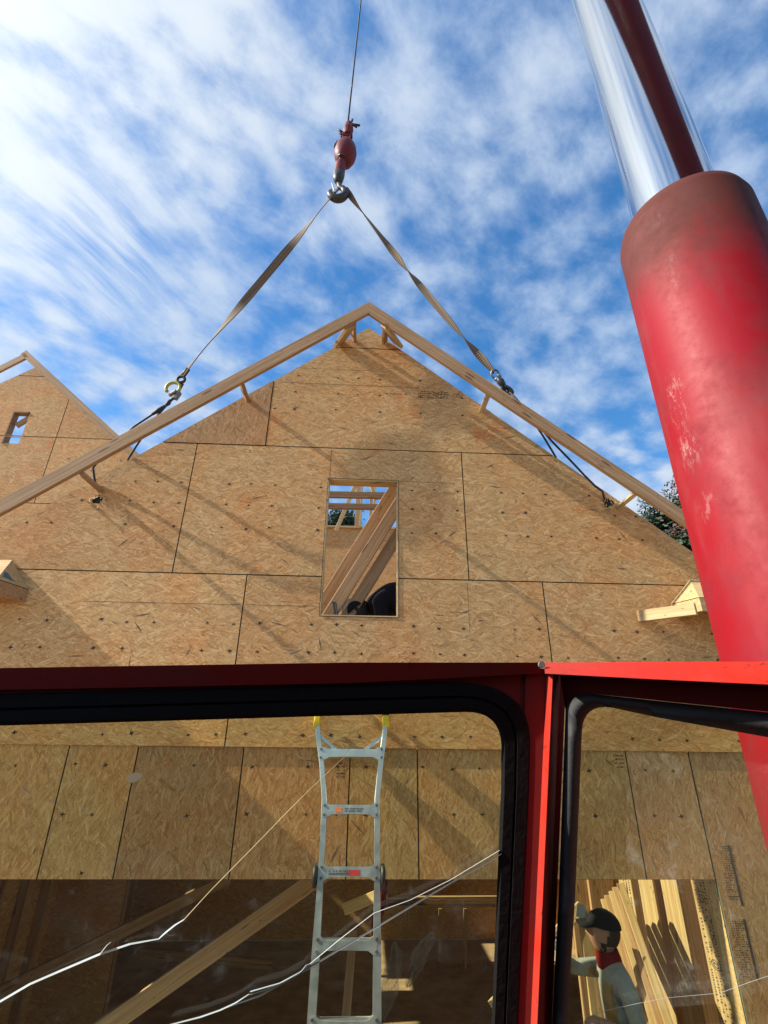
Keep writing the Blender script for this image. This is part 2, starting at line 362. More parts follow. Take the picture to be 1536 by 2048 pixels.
# ------------------------------------------------------------------ helpers
def tag(o, label=None, cat=None, group=None, kind=None):
    if label: o['label'] = label
    if cat: o['category'] = cat
    if group: o['group'] = group
    if kind: o['kind'] = kind
    return o
def empty(name, loc=(0, 0, 0)):
    o = bpy.data.objects.new(name, None); o.empty_display_size = .2; COL.objects.link(o); o.location = loc; return o
def obj(name, bm, mats, parent=None, smooth=False, mw=None):
    me = bpy.data.meshes.new(name); bmesh.ops.recalc_face_normals(bm, faces=bm.faces); bm.to_mesh(me); bm.free()
    for m in (mats if isinstance(mats, (list, tuple)) else [mats]): me.materials.append(m)
    if smooth:
        for p in me.polygons: p.use_smooth = True
    o = bpy.data.objects.new(name, me); COL.objects.link(o)
    if parent: attach(o, parent)
    if mw is not None:
        o.matrix_basis = mw
    return o
def world_of(o):
    m = o.matrix_basis.copy() if o.parent is None else world_of(o.parent) @ o.matrix_parent_inverse @ o.matrix_basis
    return m
def parent_inv(p): return Matrix.Identity(4)
def attach(o, p):
    o.parent = p; o.matrix_parent_inverse = world_of(p).inverted()

def add_box(bm, c, s, rot=None, bevel=0., mi=0):
    r = bmesh.ops.create_cube(bm, size=1.0); vs = r['verts']
    for v in vs:
        q = Vector((v.co.x * s[0], v.co.y * s[1], v.co.z * s[2]))
        if rot is not None: q = rot @ q
        v.co = q + Vector(c)
    fs = {f for v in vs for f in v.link_faces}
    for f in fs: f.material_index = mi
    if bevel:
        es = list({e for v in vs for e in v.link_edges})
        rr = bmesh.ops.bevel(bm, geom=es, offset=bevel, segments=1, affect='EDGES', profile=.5)
        for f in rr['faces']: f.material_index = mi
    return vs
def basis(x, hint):
    x = Vector(x).normalized(); hint = Vector(hint); y = hint - hint.dot(x) * x
    y.normalize(); z = x.cross(y); return Matrix((x, y, z)).transposed()
def board(name, p0, p1, w, t, wdir, m, parent=None, bevel=.0025):
    """a plank from p0 to p1: w wide along wdir, t thick; length is the object's local X"""
    p0 = Vector(p0); p1 = Vector(p1); L = (p1 - p0).length
    bm = bmesh.new(); add_box(bm, (0, 0, 0), (L, w, t), None, bevel)
    mw = Matrix.Translation((p0 + p1) / 2) @ basis(p1 - p0, wdir).to_4x4()
    return obj(name, bm, m, parent, False, mw)
def frame_axes(d):
    d = d.normalized(); a = Vector((0, 0, 1)) if abs(d.z) < .9 else Vector((1, 0, 0))
    x = d.cross(a).normalized(); return x, d.cross(x).normalized()
def add_tube(bm, pts, r, n=8, cap=True, mi=0):
    pts = [Vector(p) for p in pts]; rs = r if isinstance(r, (list, tuple)) else [r] * len(pts)
    rings = []; px = None
    for i, p in enumerate(pts):
        d = (pts[min(i + 1, len(pts) - 1)] - pts[max(i - 1, 0)])
        x, y = frame_axes(d)
        if px is not None:
            x = (px - px.dot(d.normalized()) * d.normalized()).normalized(); y = d.normalized().cross(x)
        px = x
        rings.append([bm.verts.new(p + (x * math.cos(2 * math.pi * k / n) + y * math.sin(2 * math.pi * k / n)) * rs[i]) for k in range(n)])
    for a, b in zip(rings, rings[1:]):
        for k in range(n):
            f = bm.faces.new((a[k], a[(k + 1) % n], b[(k + 1) % n], b[k])); f.material_index = mi
    if cap:
        for rg in (rings[0], rings[-1]):
            f = bm.faces.new(rg); f.material_index = mi
def add_lathe(bm, prof, origin, axis, n=32, mi=0):
    axis = Vector(axis).normalized(); x, y = frame_axes(axis); o = Vector(origin); rings = []
    for (r, h) in prof:
        if r < 1e-5: rings.append([bm.verts.new(o + axis * h)])
        else: rings.append([bm.verts.new(o + axis * h + (x * math.cos(2 * math.pi * k / n) + y * math.sin(2 * math.pi * k / n)) * r) for k in range(n)])
    for a, b in zip(rings, rings[1:]):
        for k in range(n):
            if len(a) == 1 and len(b) == 1: continue
            if len(a) == 1: f = bm.faces.new((a[0], b[(k + 1) % n], b[k]))
            elif len(b) == 1: f = bm.faces.new((a[k], a[(k + 1) % n], b[0]))
            else: f = bm.faces.new((a[k], a[(k + 1) % n], b[(k + 1) % n], b[k]))
            f.material_index = mi
def add_poly(bm, pts, mi=0):
    f = bm.faces.new([bm.verts.new(Vector(p)) for p in pts]); f.material_index = mi; return f
def clip(poly, nx, nz, c):
    """keep the part of the (x, z) polygon with nx*x + nz*z <= c"""
    out = []
    for i, a in enumerate(poly):
        b = poly[(i + 1) % len(poly)]; da = nx * a[0] + nz * a[1] - c; db = nx * b[0] + nz * b[1] - c
        if da <= 0: out.append(a)
        if da * db < 0:
            t = da / (da - db); out.append((a[0] + (b[0] - a[0]) * t, a[1] + (b[1] - a[1]) * t))
    return out
def add_slab(bm, outer, holes, y0, y1, mi=0, mside=None, mback=None):
    """flat piece in the XZ plane between y0 (front) and y1, with holes"""
    if mside is None: mside = mi
    edges = []; loops = []
    for lp in [outer] + list(holes):
        vs = [bm.verts.new((p[0], y0, p[1])) for p in lp]; loops.append(vs)
        edges += [bm.edges.new((vs[i], vs[(i + 1) % len(vs)])) for i in range(len(vs))]
    r = bmesh.ops.triangle_fill(bm, use_beauty=True, use_dissolve=False, edges=edges)
    ff = [g for g in r['geom'] if isinstance(g, bmesh.types.BMFace)]
    vmap = {}
    for f in ff:
        f.material_index = mi
        for v in f.verts:
            if v not in vmap: vmap[v] = bm.verts.new((v.co.x, y1, v.co.z))
    for f in ff:
        g = bm.faces.new([vmap[v] for v in reversed(f.verts)]); g.material_index = mside if mback is None else mback
    for vs in loops:
        for i in range(len(vs)):
            a, b = vs[i], vs[(i + 1) % len(vs)]
            if a in vmap and b in vmap:
                g = bm.faces.new((a, b, vmap[b], vmap[a])); g.material_index = mside
def mark(bm, x, z, y, r, mi):
    n = 8; a0 = random.random() * 6
    pts = []
    for k in range(n):
        rr = r * (random.uniform(.9, 1.25) if k % 2 == 0 else random.uniform(.35, .6)) * (1.15 if k in (0, 4) else 1)
        pts.append((x + rr * math.cos(a0 * .1 + k * math.pi / 4), y, z + rr * .8 * math.sin(a0 * .1 + k * math.pi / 4)))
    add_poly(bm, pts, mi)
def dash_block(bm, x0, z0, dx, dz, rows, cols, y, mi, fill=.7, thick=.62):
    """stamped rows of tiny strokes"""
    for r in range(rows):
        for c in range(cols):
            if random.random() > fill: continue
            xa = x0 + dx * (c + random.uniform(0, .25)) / cols; xb = x0 + dx * (c + random.uniform(.5, .95)) / cols
            za = z0 + dz * (r + .15) / rows; zb = z0 + dz * (r + .15 + thick * random.uniform(.5, 1)) / rows
            add_poly(bm, ((xa, y, za), (xb, y, za), (xb, y, zb), (xa, y, zb)), mi)
def text_mesh(name, body, size, m, mw, parent=None, shear=0.):
    cu = bpy.data.curves.new(name, 'FONT'); cu.body = body; cu.size = size; cu.shear = shear; cu.extrude = .0004; cu.align_x = 'CENTER'; cu.align_y = 'CENTER'
    t = bpy.data.objects.new(name + '_src', cu); COL.objects.link(t)
    me = bpy.data.meshes.new_from_object(t.evaluated_get(bpy.context.evaluated_depsgraph_get()))
    bpy.data.objects.remove(t); bpy.data.curves.remove(cu)
    me.materials.clear(); me.materials.append(m); o = bpy.data.objects.new(name, me); COL.objects.link(o)
    if parent: attach(o, parent)
    o.matrix_basis = mw; return o

# ------------------------------------------------------------------ ground
bm = bmesh.new(); n = 40
bmesh.ops.create_grid(bm, x_segments=n, y_segments=n, size=900)
g = obj('ground', bm, M['dirt']); g.location.z = -.02; tag(g, kind='structure')

# ------------------------------------------------------------------ the house under construction
X0, ZA = -.022, 6.89
SL, SR = .80, .835
def roofz(x): return ZA - (SL * (X0 - x) if x < X0 else SR * (x - X0))
ZT = P(735, 697).z; ZS_A, ZS_B, ZS_C, ZD = 5.402, 4.174, 2.92, 2.13
XL, XR = -3.45, 3.45
house = empty('house', (0, 0, 0))
tag(house, 'unfinished house with a sheathed gable wall, window hole and wide garage opening', 'house')
def rect(x0, z0, x1, z1): return [(x0, z0), (x1, z0), (x1, z1), (x0, z1)]
def under_roof(p):
    # right slope z <= ZA - SR(x-X0);  left slope z <= ZA - SL(X0-x)
    p = clip(p, SR, 1, ZA + SR * X0); return clip(p, -SL, 1, ZA - SL * X0)
WIN = (P(657, 958).x, P(650, 1232).z, P(797, 1100).x, P(725, 959).z)
GAP = .0045
def ragged(x, z, r, n=14):
    return [(x + r * random.uniform(.55, 1.15) * math.cos(-2 * math.pi * k / n), z + r * random.uniform(.55, 1.15) * math.sin(-2 * math.pi * k / n)) for k in range(n)]
HOLE_L = P(196, 1000); HOLE_R = P(1217, 1006)
def torn(H):
    def f(bm):
        for k in range(26):
            a = random.uniform(0, 6.28); r = random.uniform(.035, .075); x, z = H.x + r * math.cos(a), H.z - .01 + r * math.sin(a) * .9
            b = random.uniform(0, 6.28); L = random.uniform(.012, .04); w = random.uniform(.004, .010); out = random.uniform(.006, .035)
            p = Vector((x, -.001, z)); q = p + Vector((math.cos(b) * L, -out, math.sin(b) * L)); s = Vector((-math.sin(b) * w, 0, math.cos(b) * w))
            add_poly(bm, (p - s, p + s, q + s * .3, q - s * .3), 4)
    return f
def inside(poly, x, z, mg=.03):
    s = None
    for i, a in enumerate(poly):
        b = poly[(i + 1) % len(poly)]; ex, ez = b[0] - a[0], b[1] - a[1]; L = math.hypot(ex, ez)
        if L < 1e-6: continue
        c = (ex * (z - a[1]) - ez * (x - a[0])) / L
        if c < mg: return False
    return True
def sheet(poly, mname, y=0.0, holes=(), nails=True, rows=None, extra=None, stagger=0.):
    # shrink by the gap towards the centre, in x and z
    cx = (min(p[0] for p in poly) + max(p[0] for p in poly)) / 2; cz = (min(p[1] for p in poly) + max(p[1] for p in poly)) / 2
    q = [(p[0] + (GAP if p[0] < cx else -GAP), p[1] + (GAP if p[1] < cz else -GAP)) for p in poly]
    bm = bmesh.new(); add_slab(bm, q, holes, y, y + .011, 0, 2)
    if nails:
        x0 = min(p[0] for p in q); x1 = max(p[0] for p in q); z0 = min(p[1] for p in q); z1 = max(p[1] for p in q)
        xs = []; x = math.floor(x0 / .2032) * .2032 + stagger; i = round(math.floor(x0 / .2032))
        while x < x1:
            if i % 4 != 1: xs.append(x)
            x += .2032; i += 1
        zr = rows if rows is not None else [z0 + .2 + .2032 * k for k in range(int((z1 - z0) / .2032))]
        for z in zr:
            for x in xs:
                xx, zz = x + random.gauss(0, .006), z + random.gauss(0, .005)
                if random.random() < .08 or not inside(q, xx, zz): continue
                if any(min(h[0] for h in H) - .04 < xx < max(h[0] for h in H) + .04 and min(h[1] for h in H) - .04 < zz < max(h[1] for h in H) + .04 for H in holes): continue
                mark(bm, xx, zz, y - .0008, random.uniform(.014, .021), 1)
        # dry specks
        for k in range(int((x1 - x0) * (z1 - z0) * 14)):
            xx, zz = random.uniform(x0, x1), random.uniform(z0, z1)
            if inside(q, xx, zz) and not any(min(h[0] for h in H) < xx < max(h[0] for h in H) and min(h[1] for h in H) < zz < max(h[1] for h in H) for H in holes):
                a = random.gauss(0, .7) + (0 if mname == 'osb' else 1.57); L = random.uniform(.02, .075); w = random.uniform(.002, .007)
                ux, uz = math.cos(a) * L, math.sin(a) * L; vx, vz = -math.sin(a) * w, math.cos(a) * w
                add_poly(bm, ((xx - ux, y - .0006, zz - uz), (xx + vx, y - .0006, zz + vz), (xx + ux, y - .0006, zz + uz), (xx - vx, y - .0006, zz - vz)), random.choice((4, 4, 3)))
    if extra: extra(bm)
    return obj('wall_sheet', bm, [M[mname], M['nail'], M['edge'], M['strand_d'], M['strand_l']], house)
M['strand_d'] = simple('dark_strand', (.17, .105, .06), .8, var=.2)
M['strand_l'] = simple('pale_strand', (.52, .38, .21), .8, var=.15)
# apex and top row
sheet(under_roof(rect(-2, ZT, 2, ZA + 1)), 'osb', nails=False)
XV = P(540, 820).x
sheet(under_roof(rect(-3, ZS_A, XV, ZT)), 'osbg', y=-.002, nails=False)
def kerf(bm, x0, z0, x1, z1, w=.0022):
    add_poly(bm, ((x0 - (w if x0 == x1 else 0), -.0009, z0 - (w if z0 == z1 else 0)), (x1 + (w if x0 == x1 else 0), -.0009, z0 - (w if z0 == z1 else 0)), (x1 + (w if x0 == x1 else 0), -.0009, z1 + (w if z0 == z1 else 0)), (x0 - (w if x0 == x1 else 0), -.0009, z1 + (w if z0 == z1 else 0))), 1)
def stamp_top(bm):
    a = P(836, 788); b = P(897, 790); c = P(910, 786)
    dash_block(bm, a.x, a.z - .05, b.x - a.x, .095, 4, 20, -.001, 1, .9, .75)
    dash_block(bm, c.x - .02, c.z - .06, .10, .06, 4, 8, -.001, 1, .6)
    zk = P(700, 770).z; kerf(bm, XV + .05, zk, .50, zk, .0018); zk = P(700, 740).z; kerf(bm, XV + .2, zk, .22, zk, .0012)
    d = P(772, 787); dash_block(bm, d.x, d.z - .01, .21, .022, 1, 14, -.001, 1, .8)
rowsU = [P(735, v).z for v in (757, 790, 823)]
XU = .29
sheet(under_roof(rect(XV, ZS_A, 3, ZT)), 'osb', rows=rowsU, extra=stamp_top, stagger=.1)
# second row
rows2 = [P(900, v).z for v in (982, 1022, 1068)]
sheet(under_roof(rect(XL, ZS_B, -1.56, ZS_A)), 'osb', rows=rows2, holes=[ragged(HOLE_L.x, HOLE_L.z, .052)], extra=torn(HOLE_L))
wh = [(WIN[0], WIN[1]), (WIN[0], WIN[3]), (WIN[2], WIN[3]), (WIN[2], WIN[1])]
# the window cuts both middle sheets, so they are drawn as notched outlines
def notch(x0, z0, x1, z1, top):
    if top: return [(x0, z0), (WIN[0] - GAP, z0), (WIN[0] - GAP, WIN[3] + GAP), (WIN[2] + GAP, WIN[3] + GAP), (WIN[2] + GAP, z0), (x1, z0), (x1, z1), (x0, z1)]
    return [(x0, z0), (x1, z0), (x1, z1), (WIN[2] + GAP, z1), (WIN[2] + GAP, WIN[1] - GAP), (WIN[0] - GAP, WIN[1] - GAP), (WIN[0] - GAP, z1), (x0, z1)]
def sheet_notched(poly, mname, rows, extra=None):
    x0 = min(p[0] for p in poly); x1 = max(p[0] for p in poly); z0 = min(p[1] for p in poly); z1 = max(p[1] for p in poly)
    q = [((p[0] + GAP if p[0] == x0 else p[0] - GAP if p[0] == x1 else p[0]), (p[1] + GAP if p[1] == z0 else p[1] - GAP if p[1] == z1 else p[1])) for p in poly]
    bm = bmesh.new(); add_slab(bm, q, [], 0, .011, 0, 2)
    def free(xx, zz): return x0 + .03 < xx < x1 - .03 and z0 + .03 < zz < z1 - .03 and not (WIN[0] - .05 < xx < WIN[2] + .05 and WIN[1] - .05 < zz < WIN[3] + .05)
    i = math.floor(x0 / .2032)
    while i * .2032 < x1:
        if i % 4 != 1:
            for z in rows:
                xx, zz = i * .2032 + random.gauss(0, .006), z + random.gauss(0, .005)
                if free(xx, zz) and random.random() > .06: mark(bm, xx, zz, -.0008, random.uniform(.014, .021), 1)
        i += 1
    for k in range(int((x1 - x0) * (z1 - z0) * 14)):
        xx, zz = random.uniform(x0 + .08, x1 - .08), random.uniform(z0 + .08, z1 - .08)
        if free(xx, zz) and not (WIN[0] - .12 < xx < WIN[2] + .12 and WIN[1] - .12 < zz < WIN[3] + .12):
            a = random.gauss(0, .7); L = random.uniform(.02, .075); w = random.uniform(.002, .007)
            ux, uz = math.cos(a) * L, math.sin(a) * L; vx, vz = -math.sin(a) * w, math.cos(a) * w
            add_poly(bm, ((xx - ux, -.0006, zz - uz), (xx + vx, -.0006, zz + vz), (xx + ux, -.0006, zz + uz), (xx - vx, -.0006, zz - vz)), random.choice((4, 4, 3)))
    if extra: extra(bm)
    return obj('wall_sheet', bm, [M['osb'], M['nail'], M['edge'], M['strand_d'], M['strand_l']], house)
sheet_notched(notch(-1.56, ZS_B, .878, ZS_A, True), 'osb', rows2, lambda bm: (kerf(bm, WIN[0] + .01, WIN[3] + .02, WIN[0] + .01, ZS_A - .02), kerf(bm, P(797, 962).x, WIN[3] - .008, .80, WIN[3] - .008, .0014)))
sheet(under_roof(rect(.878, ZS_B, XR, ZS_A)), 'osb', rows=rows2, holes=[ragged(HOLE_R.x, HOLE_R.z, .055)], extra=torn(HOLE_R))
# third row
rows3 = [P(640, v).z for v in (1250, 1305)] + [2.99]
sheet(under_roof(rect(XL, ZS_C - .014, -.955, ZS_B)), 'osb', rows=rows3, extra=lambda bm: kerf(bm, -2.2, P(420, 1208).z, -.98, P(420, 1208).z, .0016))
sheet_notched(notch(-.955, ZS_C - .014, 1.497, ZS_B, False), 'osb', rows3, lambda bm: (kerf(bm, -.93, P(560, 1211).z, WIN[0] - .03, P(560, 1211).z, .0016), kerf(bm, .86, 3.72, .86, ZS_B - .02, .0014)))
sheet(under_roof(rect(1.497, ZS_C - .014, XR, ZS_B)), 'osb', rows=rows3)
# lower row over the garage opening, upright grain, set back a little
YL = .016
def stampcol(px0, px1, w, rows, cols):
    def f(bm):
        a = P(*px0, YL); b = P(*px1, YL)
        dash_block(bm, a.x, b.z, w, a.z - b.z, rows, cols, YL - .001, 1, .85, .5)
    return f
lowx = [XL, -2.038, -1.56, -.82, P(700, 1520).x, .425, 1.967, 2.443]
rowsL = [P(700, v, YL).z for v in (1535, 1630, 1750)]
for a, b in zip(lowx, lowx[1:]):
    ex = None
    if a > -.9 and b < .1: ex = stampcol((674, 1522), (674, 1556), .06, 5, 7)
    if abs(a - .425) < .01: ex = stampcol((1226, 1506), (1250, 1537), .07, 4, 8)
    sheet(rect(a, ZD, b, ZS_C - .004), random.choice(('osbv', 'osbv', 'osbg')) if a < 0 else ('osbv' if a < 1 or a > 2 else 'osbg'), y=YL, rows=rowsL, extra=ex, stagger=.06)
def stamp_side(bm):
    for (u0, v0, u1, v1) in ((1432, 1690, 1452, 1742), (1440, 1744, 1460, 1800), (1452, 1840, 1470, 1895), (1462, 1898, 1482, 1955)):
        a = P(u0, v0, YL); b = P(u1, v1, YL)
        dash_block(bm, a.x + .02, b.z, .095, a.z - b.z, 12, 6, YL - .001, 1, .8, .55)
    for (u0, v0, u1, v1) in ((1442, 1690, 1464, 1812), (1472, 1838, 1500, 1960)):
        a = P(u0, v0, YL); b = P(u1, v1, YL)
        add_poly(bm, ((a.x + .045, YL - .0011, a.z), (a.x + .062, YL - .0011, a.z), (a.x + .062, YL - .0011, b.z), (a.x + .045, YL - .0011, b.z)), 1)
sheet(rect(2.445, 0.02, XR, ZS_C - .004), 'osbg', y=YL, rows=[.3 + .3 * k for k in range(9)], extra=stamp_side, stagger=.02)
sheet(rect(XL, 0.02, -2.44, ZD - .004), 'osbv', y=YL, rows=[.3 + .3 * k for k in range(7)])
# framing behind the sheathing (studs and plates read as one dark edge through the gaps)
bm = bmesh.new()
outer = [(XL, ZS_C), (XR, ZS_C), (XR, roofz(XR)), (X0, ZA), (XL, roofz(XL))]
outer = [(p[0] * .999, p[1] - .002) for p in outer]
add_slab(bm, outer, [wh], .0125, .10, 0, 1)
obj('gable_framing', bm, [M['seam'], M['lump']], house)
bm = bmesh.new()
add_slab(bm, [(-2.445, ZD), (2.445, ZD), (2.445, 0.02), (XR, .02), (XR, ZS_C - .02), (XL, ZS_C - .02), (XL, .02), (-2.445, .02)], [], YL + .0125, .125, 0, 1)
obj('garage_wall_framing', bm, [M['seam'], M['lump']], house)
# rough window frame: lined jambs, head and sill
wf = bmesh.new()
for (c, s) in (((WIN[0] + .004, .06, (WIN[1] + WIN[3]) / 2), (.008, .12, WIN[3] - WIN[1])), ((WIN[2] - .006, .058, (WIN[1] + WIN[3]) / 2), (.012, .124, WIN[3] - WIN[1])),
               (((WIN[0] + WIN[2]) / 2, .06, WIN[3] - .006), (WIN[2] - WIN[0] - .022, .12, .012)), (((WIN[0] + WIN[2]) / 2, .058, WIN[1] + .005), (WIN[2] - WIN[0] - .022, .124, .010))):
    add_box(wf, c, s, None, .0015)
obj('window_frame', wf, M['lump'], house)
# fly rafters
YF = -.343
def along(p, q, e0, e1):
    d = (q - p).normalized(); return p - d * e0, q + d * e1
ap = P(738, 603, YF)
for (pt, sgn) in ((P(0, 999, YF), -1), (P(1366, 1019, YF), 1)):
    d = (pt - ap).normalized(); nrm = Vector((d.z, 0, -d.x)) * (1 if sgn < 0 else -1)
    if nrm.z > 0: nrm = -nrm
    a = ap + nrm * .058 + Vector((0, .019, 0)); L = 4.3
    # plumb-cut at the ridge
    th = math.atan2(abs(d.z), abs(d.x)); bm = bmesh.new(); k = math.tan(th) * .058
    for (xx, yy) in ((0, 0),):
        vs = []
        for X, Y in ((0, .058), (L, .058), (L, -.058), (2 * k, -.058)):
            for Z in (-.019, .019): vs.append(bm.verts.new((X, Y, Z)))
        for i in range(4):
            j = (i + 1) % 4; bm.faces.new((vs[2 * i], vs[2 * j], vs[2 * j + 1], vs[2 * i + 1]))
        bm.faces.new([vs[2 * i] for i in range(4)]); bm.faces.new([vs[2 * i + 1] for i in range(4)][::-1])
    bmesh.ops.bevel(bm, geom=list(bm.edges), offset=.002, segments=1, affect='EDGES')
    obj('fly_rafter', bm, M['lum'], house, False, Matrix.Translation(a) @ basis(d, -nrm).to_4x4())
# lookouts that carry the fly rafters
for (u, v) in ((495, 796), (199, 984), (963, 812), (1236, 1000), (707, 682), (769, 687)):
    q = P(u, v); x = q.x; slope = SL if x < X0 else -SR
    d = Vector((1, 0, slope)).normalized(); nrm = Vector((-d.z, 0, d.x))
    c = Vector((x, 0, min(roofz(x) - .062, q.z + .022)))
    board('lookout', c + Vector((0, -.003, 0)), c + Vector((0, YF + .04, 0)), .062, .034, nrm, M['lump'] if x > 1 else M['lum'], house)
for (a, b) in (((677, 688), (701, 654)), ((797, 690), (771, 654))):
    p0 = P(*a, -.005); p1 = P(*b, YF + .06)
    board('ridge_block', p0, p1, .13, .036, Vector((1 if a[0] < 735 else -1, 0, .9)), M['lump'], house)
# hipped eave returns at both eaves
def eave_return(corner, wallpt, back, sgn, zt):
    """small hipped box: sloped plywood top, fascia below"""
    r = empty('eave_return', (wallpt.x, 0, wallpt.z)); attach(r, house)
    xo = 2.2 * sgn
    c = corner; w = wallpt; t = back
    far = Vector((c.x + xo, c.y, c.z)); fart = Vector((t.x + xo, t.y, t.z))
    bm = bmesh.new()
    add_poly(bm, (w, t, c)); add_poly(bm, (t, fart, far, c))
    add_poly(bm, (w, c, far, Vector((w.x + xo, w.y, w.z))))
    obj('hip_panel', bm, M['lump'], r)
    fb = bmesh.new(); h = .105
    dz = Vector((0, 0, -h)); e = Vector((0, 0, -.006))
    inner = Vector((c.x + .038 * sgn, c.y + .038, c.z))
    for (p, q, pi, qi) in ((w, c, w + Vector((.045 * sgn, 0, 0)), inner), (c, far, inner, far + Vector((0, .038, 0)))):
        vs = [fb.verts.new(v) for v in (p + e, q + e, q + dz, p + dz, pi + e, qi + e, qi + dz, pi + dz)]
        for f in ((0, 1, 2, 3), (7, 6, 5, 4), (0, 4, 5, 1), (3, 2, 6, 7), (0, 3, 7, 4), (1, 5, 6, 2)): fb.faces.new([vs[i] for i in f])
    obj('fascia', fb, M['lump'] if sgn > 0 else M['lum'], r)
    return r
c = P(1398, 1194, -.31); er = eave_return(c, P(1341, 1208, -.004), P(1380, 1159, -.004), 1, 0)
board('lookout', P(1277, 1233, -.004), P(1392, 1218, -.34), .089, .038, (0, 0, 1), M['lump'], house)
c = P(-6, 1157, -.31); w = P(60, 1172, -.004); w.z = c.z
el = eave_return(c, w, P(24, 1120, -.004), -1, 0)
n_ = (P(24, 1120, -.004) - w).cross(c - w).normalized()
if n_.x < 0: n_ = -n_
bm = bmesh.new(); add_poly(bm, [PP(u, v, w, n_) + n_ * .001 for u, v in ((9, 1143), (16, 1146), (24, 1158), (33, 1164), (20, 1160), (5, 1153))]); obj('paint_mark', bm, M['blue'], el)
# interior: loft deck, side walls, rear wall, posts seen through the window
for (x0, x1, y0, y1) in ((-3.35, -1.3, .13, 2.9), (-3.05, -1.3, 2.905, 3.9), (-3.35, -1.3, 3.905, 4.25), (-3.35, -1.9, 4.255, 4.95), (-3.35, -1.3, 4.955, 5.35), (-1.295, 3.35, 1.9, 4.25), (.2, 3.35, 4.255, 4.95), (-1.295, 3.35, 4.955, 5.35), (.36, .98, .30, .70)):
    bm = bmesh.new(); add_box(bm, ((x0 + x1) / 2, (y0 + y1) / 2, 2.87), (x1 - x0, y1 - y0, .04)); obj('loft_deck', bm, M['osbf'], house)
for y in (.16, .50, 2.0, 2.4, 2.8, 3.2, 3.6, 4.0, 5.2):
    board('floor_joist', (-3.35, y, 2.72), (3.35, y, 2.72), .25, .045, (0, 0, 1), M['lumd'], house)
YB = 5.4
zb = P(720, 1058, YB).z
bm = bmesh.new(); add_box(bm, (0, YB, (2.9 + zb) / 2), (6.8, .02, zb - 2.9)); obj('rear_upper_wall', bm, M['osbf'], house)
board('top_plate', (-3.4, YB - .02, zb + .02), (3.4, YB - .02, zb + .02), .09, .038, (0, 1, 0), M['lump'], house)
bm = bmesh.new(); add_box(bm, (0, YB + .05, 1.41), (6.8, .03, 2.78)); obj('rear_wall', bm, M['osbf'], house)
for s in (-1, 1):
    bm = bmesh.new(); add_box(bm, (s * 3.40, 2.80, 1.41), (.03, 5.3, 2.78)); obj('side_wall', bm, M['osbf'], house)
    for i in range(13): board('wall_stud', (s * 3.335, .25 + i * .406, .02), (s * 3.335, .25 + i * .406, 2.58), .09, .038, (1, 0, 0), M['lum'], house)
for (u, w_) in ((714, .10), (741, .07)):
    a = P(u, 1057, YB - .05); b = P(u + (1 if u < 720 else 0), 930, YB - .05); b.x = a.x
    board('post', a, b, w_, .04, (1, 0, 0), M['lum'], house)
    a2 = a + Vector((.07, .2, 0)); b2 = b + Vector((.07, .2, 0)); board('post', a2, b2, .04, .09, (1, 0, 0), M['lump'], house)
for (v, th) in ((990, .085), (1013, .075)):
    a = P(640, v - 1, 1.6); b = P(790, v + 2, 1.6); d = (b - a) * .6
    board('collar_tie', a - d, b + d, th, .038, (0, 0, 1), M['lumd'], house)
board('diagonal_brace', P(672, 1062, 3.2), P(716, 958, 3.2), .06, .038, (1, 0, 0), M['lump'], house)
board('diagonal_brace', P(752, 1000, 3.4), P(738, 950, 3.4), .08, .038, (1, 0, 0), M['lump'], house)
board('diagonal_brace', P(634, 1231, .42), P(797, 966, .42), .12, .038, (.8, 0, -.6), M['lum'], house)
board('diagonal_brace', P(640, 1262, .30), P(812, 985, .30), .11, .06, (.8, 0, -.6), M['lum'], house)
board('diagonal_brace', P(676, 1262, .36), P(850, 985, .36), .11, .045, (.8, 0, -.6), M['lum'], house)
# garage: beam and studs on the rear wall
YR = YB - .1
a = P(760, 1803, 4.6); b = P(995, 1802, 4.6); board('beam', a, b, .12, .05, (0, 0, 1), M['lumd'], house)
for v in (1795, 1812):
    board('beam_edge', P(758, v + 1, 4.52), P(990, v - 1, 4.52), .022, .04, (0, 0, 1), M['lump'], house)
for (u, v0, v1) in ((819, 1808, 1852), (881, 1818, 1922), (931, 1818, 1985)):
    board('wall_stud', P(u, v0, 4.55), P(u - 1, v1, 4.55), .045, .06, (1, 0, 0), M['lump'], house)
# concrete floor of the garage
bm = bmesh.new(); add_box(bm, (0, 2.7, -.005), (6.9, 5.6, .03)); o = obj('garage_floor', bm, M['gfl']); tag(o, kind='structure')

# ------------------------------------------------------------------ the second gable at the left
YG = 3.0
wing = empty('gable_wing', (-6, YG, 0)); tag(wing, 'smaller second gable of bare sheathing with a narrow window hole, at the left edge', 'house')
A = P(70, 735, YG); Rr = P(275, 905, YG)
sr = (A.z - Rr.z) / (Rr.x - A.x); sl2 = sr
xe = -2.6; xl = -9.5
poly = [(xl, 0.0), (xe, 0.0), (xe, A.z - sr * (xe - A.x)), (A.x, A.z), (xl, A.z - sl2 * (A.x - xl))]
w0 = P(8, 886, YG); w1 = P(62, 824, YG)
gw = [(P(3, 886, YG).x, w0.z), (P(3, 886, YG).x, w1.z), (P(53, 845, YG).x, w1.z), (P(53, 845, YG).x, w0.z)]
zr = [0.0] + [P(60, v, YG).z for v in (1006, 873, 752)] + [A.z + 1]
zr.insert(1, zr[1] - 1.22 * 2); zr.insert(2, zr[2] - 1.22)
xs_ = [(-1e9, P(58, 790, YG).x), (P(58, 790, YG).x, 1e9)]
def wclip(z0, z1, x0, x1):
    p = rect(max(x0, xl), z0, min(x1, xe), z1)
    p = clip(p, sr, 1, A.z + sr * A.x); return clip(p, -sl2, 1, A.z - sl2 * A.x)
